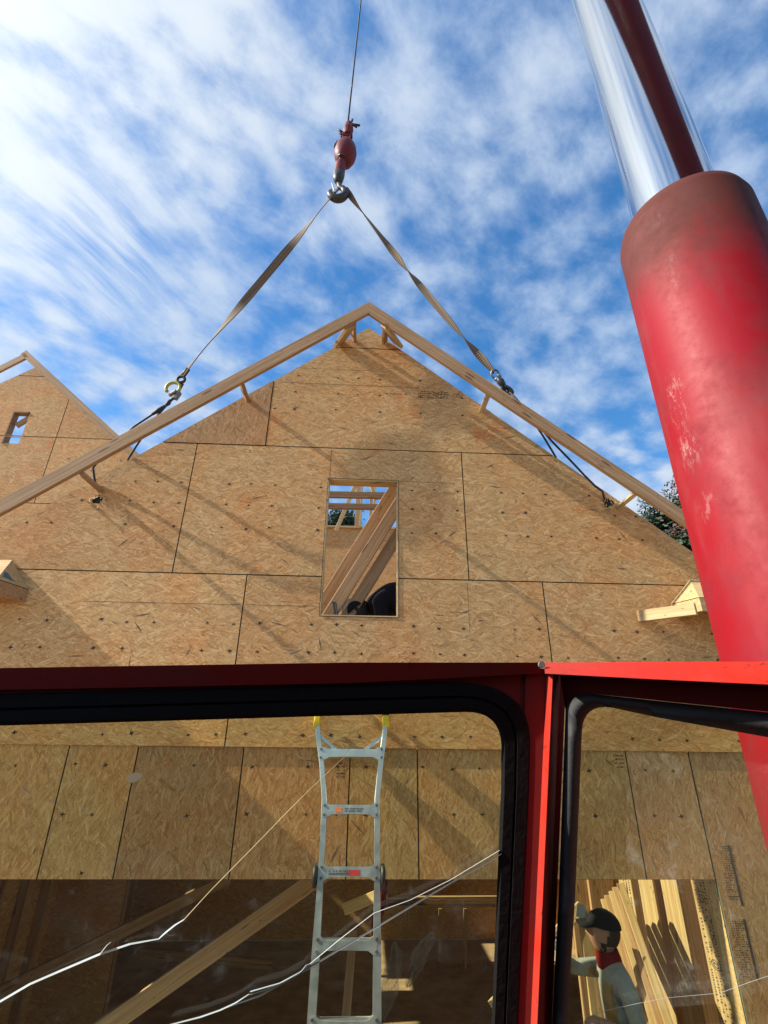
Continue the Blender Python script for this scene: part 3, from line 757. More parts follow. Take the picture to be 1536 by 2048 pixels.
for i, (z0, z1) in enumerate(zip(zr, zr[1:])):
    cuts = [xl, P(160 if i % 2 else 58, 940 if i % 2 else 790, YG).x, xe]
    if z0 < gw[0][1] < z1 or z0 < gw[1][1] < z1: cuts = [xl, gw[2][0] + .55, xe]
    for x0, x1 in zip(cuts, cuts[1:]):
        p = wclip(z0 + .006, z1 - .006, x0 + .006, x1 - .006)
        if len(p) < 3: continue
        holes = []
        if x0 < gw[0][0] and x1 > gw[2][0] and z1 > gw[0][1] and z0 < gw[1][1]:
            a_, b_ = max(z0 + .02, gw[0][1]), min(z1 - .02, gw[1][1])
            holes = [[(gw[0][0], a_), (gw[0][0], b_), (gw[2][0], b_), (gw[2][0], a_)]]
        bm = bmesh.new(); add_slab(bm, p, holes, YG, YG + .011, 0, 2)
        for k in range(6):
            for r in range(2):
                xx = x0 + .3 + k * .406 if x1 - x0 < 9 else x1 - .3 - k * .406; zz = (max(z0, 3) + z1) / 2 + r * .2
                if inside([*p], xx, zz, .05) and not (holes and gw[0][0] - .1 < xx < gw[2][0] + .1): mark(bm, xx, zz, YG - .001, .02, 1)
        obj('wall_sheet', bm, [M['osbf'], M['nail'], M['edge']], wing)
bm = bmesh.new()
fo = [(p[0] - (.002 if p[0] == xe else 0), p[1] - .004) for p in poly]
add_slab(bm, fo, [gw], YG + .0125, YG + .10, 0, 1); obj('gable_framing', bm, [M['seam'], M['lum']], wing)
wa = P(57, 704, YG - .31)
for (pt) in (P(275, 905, YG - .31), P(-300, 885, YG - .31)):
    d = (pt - wa).normalized(); nn = Vector((-d.z, 0, d.x)); nn = nn if nn.z < 0 else -nn
    pt2 = pt if d.x > 0 else wa + d * 4.2
    a = wa + nn * .06; board('fly_rafter', a - d * (.04 if d.x > 0 else -.045), pt2 + d * .5 + nn * .06, .11, .038, nn, M['lum'], wing)
board('window_brace', P(33, 852, YG + .09), P(66, 832, YG + .09), .09, .04, (0, 0, 1), M['lum'], wing)
bm = bmesh.new(); add_box(bm, (gw[0][0] + .01, YG + .05, (gw[0][1] + gw[1][1]) / 2), (.02, .12, gw[1][1] - gw[0][1])); add_box(bm, ((gw[0][0] + gw[2][0]) / 2, YG + .05, gw[1][1] - .01), (gw[2][0] - gw[0][0] - .04, .12, .02))
obj('window_frame', bm, M['lumd'], wing)

# ------------------------------------------------------------------ hoist line, ball, hook, slings
YH = -.17
hc = bmesh.new(); a = P(696, 246, YH); b = P(722, 0, YH); top = a + (b - a) / (b.z - a.z) * (19.2 - a.z)
add_tube(hc, (a, a.lerp(top, .5), top), .011, 6)
o = obj('hoist_cable', hc, M['rope'], None, True); tag(o, 'thin black crane cable running up from the red hook ball', 'cable')
ball = empty('hook_ball', P(688, 305, YH)); tag(ball, 'red overhaul ball with swivel and steel hook hanging above the roof peak', 'crane hook')
zc = P(690, 300, YH); ax = Vector((.03, 0, 1)).normalized()
zb_ = P(690, 318, YH)
prof = [(.0, -.215), (.055, -.21), (.10, -.17), (.132, -.08), (.140, 0), (.130, .085), (.10, .16), (.06, .205), (0, .215)]
bm = bmesh.new(); add_lathe(bm, prof, zb_ + Vector((0, 0, .12)), ax, 28)
obj('ball', bm, M['redball'], ball, True)
bc = zb_ + Vector((0, 0, .12))
bm = bmesh.new()
add_tube(bm, (bc + Vector((-.03, -.02, -.20)), bc + Vector((-.045, -.02, -.27))), .05, 14); add_tube(bm, (bc + Vector((-.045, -.02, -.265)), bc + Vector((-.055, -.02, -.46))), [.062, .066], 18)
obj('swivel', bm, M['redball'], ball, False)
bm = bmesh.new(); add_tube(bm, (bc + Vector((-.056, -.02, -.455)), bc + Vector((-.06, -.02, -.55)), bc + Vector((-.05, -.02, -.63))), [.07, .062, .035], 16); obj('swivel_collar', bm, M['dsteel'], ball, True)
hk = bc + Vector((-.055, -.02, -.80)); bm = bmesh.new(); pts = []; rr = []
for k in range(15):
    a_ = math.radians(75 - k * 20.5); pts.append(hk + Vector((.085 * math.cos(a_) * 1.05, 0, .105 * math.sin(a_)))); rr.append(.030 + .020 * math.sin(math.pi * k / 14))
pts = [hk + Vector((.0, 0, .19))] + pts; rr = [.03] + rr; rr[-1] = .010; rr[-2] = .02
add_tube(bm, pts, rr, 12); obj('hook', bm, M['dsteel'], ball, True)
bm = bmesh.new(); add_box(bm, hk + Vector((-.055, -.005, .07)), (.012, .03, .16), Matrix.Rotation(-.25, 3, 'Y'), .003); obj('latch', bm, M['steel'], ball)
bm = bmesh.new(); s0 = bc + Vector((.0, 0, .20))
for sx in (-.045, .045): add_box(bm, s0 + Vector((sx, 0, .09)), (.02, .05, .22), None, .004)
add_tube(bm, (s0 + Vector((-.075, 0, .15)), s0 + Vector((.075, 0, .15))), .028, 12)
add_lathe(bm, [(0, -.12), (.05, -.10), (.066, 0), (.05, .12), (.02, .17)], s0 + Vector((.015, 0, .28)), (0.05, 0, 1), 14)
obj('wedge_socket', bm, M['redball'], ball, False)
for (p, q) in (((.03, 0, .42), (.16, -.02, .36)), ((.03, 0, .44), (.12, -.02, .32)), ((.04, 0, .40), (.06, .0, .52)), ((-.05, 0, .22), (-.11, -.01, .26)), ((-.04, 0, .16), (-.10, -.01, .2))):
    bm = bmesh.new(); add_tube(bm, (s0 + Vector(p), s0 + Vector(q)), .014, 7); obj('cable_end', bm, M['rope'], ball, True)
bm = bmesh.new(); add_box(bm, bc + Vector((-.112, -.05, .07)), (.03, .05, .11), Matrix.Rotation(.35, 3, 'Y'), .006); obj('ball_slot', bm, M['blk'], ball)
bm = bmesh.new(); add_box(bm, bc + Vector((-.035, -.075, -.185)), (.085, .05, .045), Matrix.Rotation(.5, 3, 'X'), .018)
obj('ball_slot', bm, M['blk'], ball)

def ribbon(name, pts, width, ang, sag, label, group=None, n=90, m='web'):
    a, b = pts; bm = bmesh.new(); uv = bm.loops.layers.uv.new('UVMap'); prev = None; L = (b - a).length
    for i in range(n + 1):
        t = i / n; p = a.lerp(b, t); p = p + Vector((0, 0, -sag * 4 * t * (1 - t))); d = (b - a).normalized()
        side = d.cross(Vector((0, -1, 0))).normalized(); nr = d.cross(side)
        al = ang(t); w = side * math.cos(al) + nr * math.sin(al)
        wd = width(t); th = w.cross(d).normalized() * .004
        row = [bm.verts.new(p + w * wd / 2 + th), bm.verts.new(p - w * wd / 2 + th), bm.verts.new(p - w * wd / 2 - th), bm.verts.new(p + w * wd / 2 - th)]
        if prev:
            for k in range(4):
                f = bm.faces.new((prev[k], prev[(k + 1) % 4], row[(k + 1) % 4], row[k]))
                us = {0: (0, 1), 1: (1, 1), 2: (1, 0), 3: (0, 0)}[k]
                for lp, (ux, vy) in zip(f.loops, ((us[0], (i - 1) / n * L), (us[1], (i - 1) / n * L), (us[1], t * L), (us[0], t * L))): lp[uv].uv = (ux, vy)
        prev = row
    o = obj(name, bm, M[m], None, False); return tag(o, label, 'sling', group)
gS = 'web slings from the crane hook'
ribbon('lifting_sling', (P(676, 377, YH), P(362, 752, YH)), lambda t: .086 + .010 * math.sin(t * 9), lambda t: .15 + .75 * math.sin(t * 8.5 + .4), .02,
       'tan web sling running straight from the hook to the yellow shackle', gS)
ribbon('lifting_sling', (P(690, 377, YH), P(988, 744, YH)), lambda t: .070, lambda t: .2 + 10.5 * t + .5 * math.sin(t * 14), .07,
       'twisted dark tan web sling running from the hook to the steel clip', gS, 120, 'web2')
# strand of the left sling folded back near the hook
def torus(bm, c, R, r, ax1, ax2, n=22, a0=0, a1=2 * math.pi, m=8):
    pts = [Vector(c) + Vector(ax1) * R * math.cos(a0 + (a1 - a0) * k / n) + Vector(ax2) * R * math.sin(a0 + (a1 - a0) * k / n) for k in range(n + 1)]
    add_tube(bm, pts, r, m)
# yellow shackle
sh = empty('shackle', P(346, 775, YH)); tag(sh, 'yellow shackle at the lower end of the straight sling', 'shackle')
c = P(346, 776, YH); bm = bmesh.new(); torus(bm, c, .062, .016, (1, 0, 0), (0, 0, 1), 22, -1.1, 3.9); obj('bow', bm, M['yel2'], sh, True)
bm = bmesh.new(); add_tube(bm, (c + Vector((.045, -.02, -.05)), c + Vector((-.02, .01, -.075))), .018, 10); add_box(bm, c + Vector((.055, 0, -.085)), (.035, .04, .085), Matrix.Rotation(.35, 3, 'Y'), .004); obj('pin', bm, M['steel'], sh)
bm = bmesh.new(); e = P(362, 759, YH); torus(bm, e, .035, .014, (1, 0, 0), (0, 0, 1), 14); add_tube(bm, (P(366, 752, YH), P(376, 738, YH)), .022, 8); obj('sling_eye', bm, M['rope'], sh, True)
def rope(name, pts, label, splice=()):
    bm = bmesh.new(); q = [P(*p) for p in pts]; add_tube(bm, q, .010, 7)
    for (a, b) in splice: add_tube(bm, (P(*a), P(*a).lerp(P(*b), .5), P(*b)), [.012, .022, .012], 8)
    o = obj(name, bm, M['rope'], None, True); return tag(o, label, 'wire rope', 'wire chokers tied to the gable')
rope('wire_choker', [(362, 765, YH), (352, 790, YH), (326, 815, YH), (300, 832, YH), (268, 853, YH), (225, 895, -.14), (196, 922, -.08), (186, 936, -.04), (190, 965, -.01), (196, 992, .04)],
     'black wire choker from the yellow shackle down into the torn hole at left', [((330, 812, YH), (304, 829, YH))])
rope('wire_choker', [(366, 768, YH), (352, 793, YH), (337, 806, YH), (318, 828, YH), (288, 869, -.12), (274, 890, -.06), (259, 914, .0), (256, 920, .05)],
     'short black wire choker from the yellow shackle to the roof edge at left', [((341, 800, YH), (333, 811, YH))])
rope('wire_choker', [(1008, 772, YH), (1030, 795, YH), (1055, 833, -.14), (1070, 848, -.1), (1086, 872, -.06), (1106, 905, .0), (1112, 915, .05)],
     'short black wire choker from the steel clip to the roof edge at right')
rope('wire_choker', [(1010, 774, YH), (1040, 806, YH), (1080, 855, YH), (1105, 884, -.15), (1140, 920, -.11), (1168, 950, -.07), (1190, 972, -.05), (1205, 983, -.04), (1208, 995, -.02), (1214, 1004, .03)],
     'black wire choker from the steel clip down into the dark hole at right')
cl = empty('shackle', P(995, 755, YH)); tag(cl, 'steel clip and black shackle where the twisted sling meets the right rafter', 'shackle')
bm = bmesh.new(); torus(bm, P(990, 748, YH), .042, .010, (.7, 0, -.7), (.4, -.3, .75), 18); obj('ring', bm, M['steel'], cl, True)
bm = bmesh.new(); add_tube(bm, (P(993, 755, YH), P(1001, 763, YH), P(1012, 778, YH)), [.02, .038, .02], 8); torus(bm, P(1015, 780, YH), .06, .014, (.75, 0, -.65), (.2, -.3, .2), 16); obj('bow', bm, M['blk'], cl, True)
bm = bmesh.new(); add_tube(bm, (P(991, 760, YH), P(1001, 752, YH)), .016, 8); obj('pin', bm, M['steel'], cl, True)

# ------------------------------------------------------------------ ladder
lad = empty('ladder', (0, -.8, 0)); tag(lad, 'aluminium articulated ladder with yellow tips leaning on the wall over the garage opening', 'ladder')
zt = P(700, 1440, -.06).z; T = Vector((0, -.06, zt)); Ld = Vector((0, -.76, -zt)).normalized(); LEN = zt / -Ld.z
def lx(u, v):
    # point on the ladder plane
    n = Ld.cross(Vector((1, 0, 0))); return PP(u, v, T, n)
def rail_pts(side):
    if side < 0: px = ((635, 1442), (637, 1475), (644, 1530), (649, 1598), (646, 1680), (641, 1763), (633, 1890), (623, 2046))
    else: px = ((771, 1442), (768, 1475), (761, 1530), (754, 1598), (754, 1680), (754, 1763), (754, 1890), (754, 2046))
    q = [lx(*p) for p in px]; d = (q[-1] - q[-2]).normalized()
    while q[-1].z > .05: q.append(q[-1] + d * min(.5, (q[-1].z) / -d.z + 1e-3))
    return q
yax = Ld.cross(Vector((1, 0, 0))).normalized()
RL = {}
for s in (-1, 1):
    q = rail_pts(s); RL[s] = q
    bm = bmesh.new(); prev = None
    for i, p in enumerate(q):
        wx = .017 if p.z > lx(640, 1775).z else .0225; row = [bm.verts.new(p + Vector((sx * wx, 0, 0)) + yax * sy * .03) for sx, sy in ((-1, -1), (1, -1), (1, 1), (-1, 1))]
        if prev:
            for k in range(4): bm.faces.new((prev[k], prev[(k + 1) % 4], row[(k + 1) % 4], row[k]))
        else: bm.faces.new(row)
        prev = row
    bm.faces.new(prev[::-1]); bmesh.ops.bevel(bm, geom=[e for e in bm.edges if abs((e.verts[0].co - e.verts[1].co).normalized().z) > .6], offset=.004, segments=1, affect='EDGES')
    obj('rail', bm, M['alu'], lad)
    t0 = q[0]; bm = bmesh.new(); rot = basis(Ld, (1, 0, 0))
    add_box(bm, t0 + Ld * .004, (.076, .046, .07), rot, .008); add_box(bm, t0 + Ld * .03 + Vector((s * .012, 0, 0)), (.05, .03, .072), rot, .008); obj('rail_tip', bm, M['yel'], lad)
    add = bmesh.new(); add_box(add, t0 - Ld * .043, (.018, .05, .07), rot, .004); obj('tip_pad', add, M['blk'], lad)
def xat(side, v):
    q = RL[side]; best = None
    for a, b in zip(q, q[1:]):
        va, vb = proj(a)[1], proj(b)[1]
        if va <= v <= vb or best is None:
            t = (v - va) / (vb - va) if vb != va else 0; best = a.lerp(b, t)
            if va <= v <= vb: return best
    return best
for i, v in enumerate((1509, 1622, 1746, 1890, 2052)):
    a = xat(-1, v); b = xat(1, v); bm = bmesh.new(); sec = []
    for t, h in ((0, .040), (.06, .040), (.15, .022), (.5, .020), (.85, .022), (.94, .040), (1, .040)):
        p = a.lerp(b, t); sec.append([bm.verts.new(p + Ld * sy * h + yax * sz) for sy, sz in ((-1, .032), (1, .032), (1, -.02), (-1, -.02))])
    # yax points to the house or the viewer: rung stands proud on the viewer's side
    for s0_, s1_ in zip(sec, sec[1:]):
        for k in range(4): bm.faces.new((s0_[k], s0_[(k + 1) % 4], s1_[(k + 1) % 4], s1_[k]))
    bm.faces.new(sec[0]); bm.faces.new(sec[-1][::-1])
    tr = (a + b) / 2 - Ld * .022; add_box(bm, tr + Vector((0, .0, .0)), ((b - a).length * .9, .055, .012), Matrix((Vector((1, 0, 0)), -yax if yax.y < 0 else yax, Ld)).transposed(), .002)
    rg = obj('rung', bm, M['alu'], lad)
    vw = -yax if yax.y > 0 else yax
    for s in (-1, 1):
        for dz in (-.026, .026):
            c = (a if s < 0 else b) + Ld * dz + vw * .033 + Vector((-s * .004, 0, 0)); bm = bmesh.new(); add_tube(bm, (c, c + vw * .006), .008, 8); obj('rivet', bm, M['steel'], rg)
    if i in (1, 2):
        bm = bmesh.new(); m_ = (a + b) / 2 + vw * .0335
        x0 = -.075 if i == 1 else .03
        add_box(bm, m_ + Vector((x0, 0, 0)), (.04 if i == 1 else .07, .026, .001), Matrix((Vector((1, 0, 0)), Ld, vw)).transposed()); obj('sticker', bm, M['oran'] if i == 1 else M['redst'], rg)
        bm = bmesh.new(); x1 = -.035 if i == 1 else -.12
        for r in range(2):
            for c_ in range(14 if i == 1 else 16):
                if random.random() < .85: add_box(bm, m_ + Vector((x1 + c_ * .0088, 0, 0)) + Ld * (-.008 + .013 * r), (.006, .007, .0012), Matrix((Vector((1, 0, 0)), Ld, vw)).transposed())
        obj('rung_print', bm, M['steel'], rg)
for s, u in ((-1, 647), (1, 740)):
    a = xat(s, 1470); c = lx(676 if s < 0 else 727, 1503); board('brace', a, c, .022, .02, (1, 0, 0), M['alu'], lad, .002)
    w = xat(s, 1752) + Vector((s * .035, 0, 0)); bm = bmesh.new()
    add_lathe(bm, [(0, -.016), (.035, -.016), (.058, -.010), (.062, 0), (.058, .010), (.035, .016), (0, .016)], w, (1, 0, 0), 22); obj('hinge_knob', bm, M['blk'], lad, True)

# ------------------------------------------------------------------ lumber inside the garage
def lean(label, px0, px1, y0, y1, w, t, wdir, m, group, name='leaning_board'):
    p0 = P(*px0, y0); p1 = P(*px1, y1)
    d = (p1 - p0); p1 = p0 + d * ((0.03 - p0.z) / d.z) if d.z < -.01 else p1      # run down to the floor
    b = board(name, (0, 0, 0), p1 - p0, w, t, wdir, m); b.location = b.location + p0
    return tag(b, label, 'board', group)
gB = 'boards stood inside the right side of the garage opening'
specs = (('stamped board nearest the right jamb, its pale side lit by the sun', 1382, 1413, .90, True),
         ('wide pale board second from the right jamb, left of the stamped board', 1321, 1353, 1.04, False),
         ('narrow board third from the right jamb, with a split in its sunny side', 1277, 1305, 1.18, False),
         ('printed board fourth from the right jamb, its lit side cut by a slanting shadow', 1238, 1262, 1.32, True))
TD = Vector((-.57, .82, 0)); NF = Vector((-.82, -.57, 0))
for (lb, u0, u1, y, st) in specs:
    near = P(u1, 1763, y); near.z = 0
    far = near + TD * .3
    a_, b_ = proj((near.x, near.y, near.z + 2.1))[0], proj((far.x, far.y, 2.1))[0]
    w_ = min(.14, max(.06, .3 * (u1 - u0) / (a_ - b_)))
    L = 2.70; o = empty('standing_board', (near.x, near.y, .02)); tag(o, lb, 'board', gB)
    cc = near + TD * w_ / 2 - NF * .021 + Vector((0, 0, .02 + L / 2))
    bm = bmesh.new(); add_box(bm, (0, 0, 0), (L, w_, .042), None, .003)
    rot = basis((0, 0, 1), TD); mw = Matrix.Translation(cc) @ rot.to_4x4()
    b = obj('plank', bm, M['lump'], o, False, mw)
    if not st: continue
    face = lambda t, z: near + TD * (w_ * t) + NF * .0012 + Vector((0, 0, z))
    trot = Matrix((Vector((0, 0, 1)), TD, NF)).transposed().to_4x4()
    if trot.determinant() < 0: trot = Matrix((Vector((0, 0, 1)), -TD, NF)).transposed().to_4x4()
    busy = []
    if y < 1:
        for (s_, sz, zz, t) in (('50T', .066, P(1400, 1798, .9).z, .45), ('CH 2716', .044, P(1410, 1868, .9).z, .28), ('@', .07, P(1425, 1938, .9).z, .5)):
            text_mesh('stamp', s_, sz, M['ink'], Matrix.Translation(face(t, zz)) @ trot, b, .2); busy.append((zz, .11 if sz < .04 else .07))
    bm = bmesh.new()
    for r in range(4 if y < 1 else 3):
        z = 2.05
        while z > .85:
            ln = random.uniform(.006, .020)
            if random.random() < .72 and not any(abs(z - q) < h and r in (1, 2) for q, h in busy):
                t0 = .16 + .2 * r; t1 = t0 + .11 * random.uniform(.5, 1)
                add_poly(bm, (face(t0, z), face(t1, z), face(t1, z - ln * .6), face(t0, z - ln * .6)))
            z -= ln + .004
    obj('stamp', bm, M['ink'], b)
gK = 'brown boards behind the pale standing boards'
for k, (u0, u1, lb) in enumerate(((1353, 1383, 'brown board in the gap left of the stamped board'), (1304, 1322, 'brown board in the gap left of the wide pale board'), (1261, 1278, 'brown board in the gap left of the split board'),
                                  (1216, 1240, 'brown board left of the slanting shadow, right of the cap'), (1186, 1217, 'brown board in the row above the cap brim'), (1150, 1185, 'brown board at the dark left end of the row'))):
    p0 = P(u0, 1763, 1.62); p1 = P(u1, 1763, 1.62)
    o = empty('standing_board', ((p0.x + p1.x) / 2, 1.62, .02)); tag(o, lb, 'board', gK)
    bm = bmesh.new(); add_box(bm, (0, 0, 0), (2.68, p1.x - p0.x + .09, .04), None, .003)
    obj('plank', bm, M['lum'], o, False, Matrix.Translation(((p0.x + p1.x) / 2, 1.64 + .044 * (k % 2), 1.36)) @ basis((0, 0, 1), (1, 0, 0)).to_4x4())
gL = 'boards leaning behind the worker'
for k in range(5):
    lean('sunlit leaning board, %s of the slanting stack beside the worker' % ('leftmost', 'second', 'middle', 'fourth', 'rightmost')[k], (1208 + 8 * k, 1798 - 8 * k), (1282 + 15 * k, 2060), 1.30 - .05 * k, .98 - .04 * k, .06 + .01 * (k % 2), .03, (1, -.3, 0), M['lump'] if k % 2 == 0 else M['lum'], gL)
gD = 'loose boards inside the dark garage'
b = lean('long brown plank slanting across the dark left half of the garage', (655, 1742), (215, 2052), .9, .55, .115, .04, (-.5, 0, .8), M['lum'], gD)
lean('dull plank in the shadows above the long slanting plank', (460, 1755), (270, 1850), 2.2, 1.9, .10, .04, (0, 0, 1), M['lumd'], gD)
lean('short pale board wedged behind the right ladder rail', (706, 1862), (690, 2060), 1.5, 1.2, .07, .04, (1, 0, 0), M['lumd'], gD)
p0 = P(690, 1818, .9); p1 = P(770, 1785, .7); b = board('leaning_board', (0, 0, 0), p1 - p0, .075, .045, (0, 0, 1), M['lump']); b.location = b.location + p0
tag(b, 'short bright offcut seen through the ladder under the third rung', 'board', gD)
p0 = P(280, 1905, 3.4); p1 = P(545, 1930, 3.4); b = board('leaning_board', (0, 0, 0), p1 - p0, .09, .05, (0, 0, 1), M['lumd']); b.location = b.location + p0
tag(b, 'dim horizontal board low on the garage back wall', 'board', gD)
bm = bmesh.new(); prev = None
for i in range(15):
    t = i / 14; c = P(766 - 14 * t + 2.5 * math.sin(t * 6), 1738 + 140 * t, .55); w = .028 + .012 * math.sin(t * 3.1); yy = .02 * math.sin(t * 7)
    row = [bm.verts.new(c + Vector((sx * w, yy + sy * .003, 0))) for sx, sy in ((-1, -1), (1, -1), (1, 1), (-1, 1))]
    if prev:
        for k in range(4): bm.faces.new((prev[k], prev[(k + 1) % 4], row[(k + 1) % 4], row[k]))
    prev = row
o = obj('red_reflection', bm, M['collar'], None, True); tag(o, 'dim red strap standing in for a glass reflection behind the right ladder rail', 'streak')  # red blur reflected in the windscreen, built as a hanging strip
# truss peak with a metal plate, left of the worker
tp = empty('roof_truss', P(1163, 1806, .95)); tag(tp, 'pale roof truss peak with a bluish metal plate behind the worker', 'truss')
a = P(1163, 1812, .95)
for (u, v) in ((1085, 1900), (1186, 1990)):
    e = P(u, v, .92); e = a + (e - a) * 2.2
    board('chord', a, e, .075, .038, (1, 0, .4), M['lump'], tp)
bm = bmesh.new(); add_box(bm, P(1162, 1822, .895), (.07, .003, .09), Matrix.Rotation(.3, 3, 'Y')); obj('metal_plate', bm, M['plate'], tp)
# thin torn plastic sheets hanging in the dark
def plastic(label, spine, seed):
    rnd = random.Random(seed); bm = bmesh.new(); n, mcols = 34, 13; rows = []
    for i in range(n + 1):
        t = i / n; k = t * (len(spine) - 1); j0 = min(int(k), len(spine) - 2); fr_ = k - j0
        u, v, w = [spine[j0][q] + (spine[j0 + 1][q] - spine[j0][q]) * fr_ for q in range(3)]
        rows.append([bm.verts.new(P(u + w * (c / (mcols - 1) - .5) + rnd.uniform(-2, 2) + 3 * math.sin(t * 13 + c), v + rnd.uniform(-2, 2), 1.5 + .05 * math.sin(c * 1.9 + t * 3) + rnd.uniform(-.02, .02))) for c in range(mcols)])
    for a_, b_ in zip(rows, rows[1:]):
        for c in range(mcols - 1):
            bm.faces.new((a_[c], a_[c + 1], b_[c + 1])); bm.faces.new((a_[c], b_[c + 1], b_[c]))
    o = obj('plastic_sheet', bm, M['plas']); return tag(o, label, 'plastic sheet', 'torn plastic sheets in the garage')
plastic('longer torn clear plastic sheet hanging just right of the ladder in the dark', [(788, 1884, 8), (792, 1910, 22), (786, 1950, 36), (775, 1985, 38), (762, 2030, 26), (752, 2062, 10)], 3)
plastic('shorter torn clear plastic sheet hanging farther right of the ladder in the dark', [(862, 1864, 8), (850, 1890, 30), (836, 1920, 34), (824, 1950, 24), (816, 1975, 6)], 5)
# ------------------------------------------------------------------ people
def person(label, joints, edges, root, slots, head, extra, pname='person'):
    """one skinned body; joints: name -> (position, radius or (rx, ry))"""
    names = list(joints); me = bpy.data.meshes.new('person')
    base = joints[root][0]
    me.from_pydata([tuple(Vector(joints[k][0])) for k in names], [(names.index(a), names.index(b)) for a, b in edges], [])
    o = bpy.data.objects.new('person_src', me); COL.objects.link(o)
    md = o.modifiers.new('skin', 'SKIN'); md.use_smooth_shade = True
    for k, sv in zip(names, me.skin_vertices[0].data):
        r = joints[k][1]; sv.radius = r if isinstance(r, tuple) else (r, r); sv.use_root = (k == root)
    sb = o.modifiers.new('sub', 'SUBSURF'); sb.levels = 3; sb.render_levels = 3
    m2 = bpy.data.meshes.new_from_object(o.evaluated_get(bpy.context.evaluated_depsgraph_get()))
    bpy.data.objects.remove(o); m2.materials.clear()
    ms, pick = slots
    for m in ms: m2.materials.append(m)
    for p in m2.polygons:
        p.use_smooth = True; p.material_index = pick(p.center)
    q = bpy.data.objects.new(pname, m2); COL.objects.link(q); return tag(q, label, 'person')
def head_mesh(c, face, up, r=.105):
    """egg-shaped head with brow, nose, mouth, chin and ears; returns rotation"""
    f = Vector(face).normalized(); u = Vector(up); u = (u - u.dot(f) * f).normalized(); s = u.cross(f).normalized()
    rot = Matrix((f, s, u)).transposed(); bm = bmesh.new(); bmesh.ops.create_uvsphere(bm, u_segments=32, v_segments=24, radius=1.0)
    for v in bm.verts:
        x, y, z = v.co
        k = 1 - .22 * max(0, -z) ** 1.5 * (1 if x < .3 else .6)
        X, Y, Z = x * .98 * r * k, y * .76 * r * k, z * 1.18 * r
        if x > .5:
            X += r * .20 * math.exp(-((y / .16) ** 2) - ((z + .12) / .17) ** 2) * (1 if z < .1 else .5)      # nose
            X += r * .05 * math.exp(-((z - .22) / .1) ** 2)                                                  # brow
            X -= r * .07 * math.exp(-(((abs(y) - .33) / .15) ** 2) - ((z - .06) / .1) ** 2)                    # eye sockets
            X += r * .05 * math.exp(-((y / .28) ** 2) - ((z + .46) / .07) ** 2) - r * .03 * math.exp(-((y / .3) ** 2) - ((z + .53) / .03) ** 2)
            X += r * .07 * math.exp(-((y / .3) ** 2) - ((z + .82) / .14) ** 2)                                 # chin
        Y += math.copysign(r * .13, y) * math.exp(-((x + .02) / .16) ** 2 - ((z + .05) / .24) ** 2) if abs(y) > .85 else 0
        v.co = Vector(c) + rot @ Vector((X, Y, Z))
    return bm, rot
def fingers(j, e, wrist, hand_dir, palm_up, parent_key, pre, s=1.):
    d = Vector(hand_dir).normalized(); n = Vector(palm_up); n = (n - n.dot(d) * d).normalized(); t = d.cross(n)
    w = Vector(wrist); j[pre + 'palm'] = (w + d * .05 * s, (.036 * s, .018 * s)); e.append((parent_key, pre + 'palm'))
    j[pre + 'knuck'] = (w + d * .085 * s, (.040 * s, .016 * s)); e.append((pre + 'palm', pre + 'knuck'))
    for k, (o, L) in enumerate(((-.030, .07), (-.010, .08), (.010, .075), (.030, .058))):
        a = w + d * .09 * s + t * o * s; b = a + d * L * .5 * s - n * .012 * s; c = b + d * L * .35 * s - n * .030 * s
        j[pre + 'f%da' % k] = (a, .0095 * s); j[pre + 'f%db' % k] = (b, .009 * s); j[pre + 'f%dc' % k] = (c, .007 * s)
        e += [(pre + 'knuck', pre + 'f%da' % k), (pre + 'f%da' % k, pre + 'f%db' % k), (pre + 'f%db' % k, pre + 'f%dc' % k)]
    a = w + d * .045 * s - t * .045 * s; b = a + d * .035 * s - t * .02 * s - n * .01 * s
    j[pre + 'ta'] = (a, .011 * s); j[pre + 'tb'] = (b, .009 * s); e += [(pre + 'palm', pre + 'ta'), (pre + 'ta', pre + 'tb')]

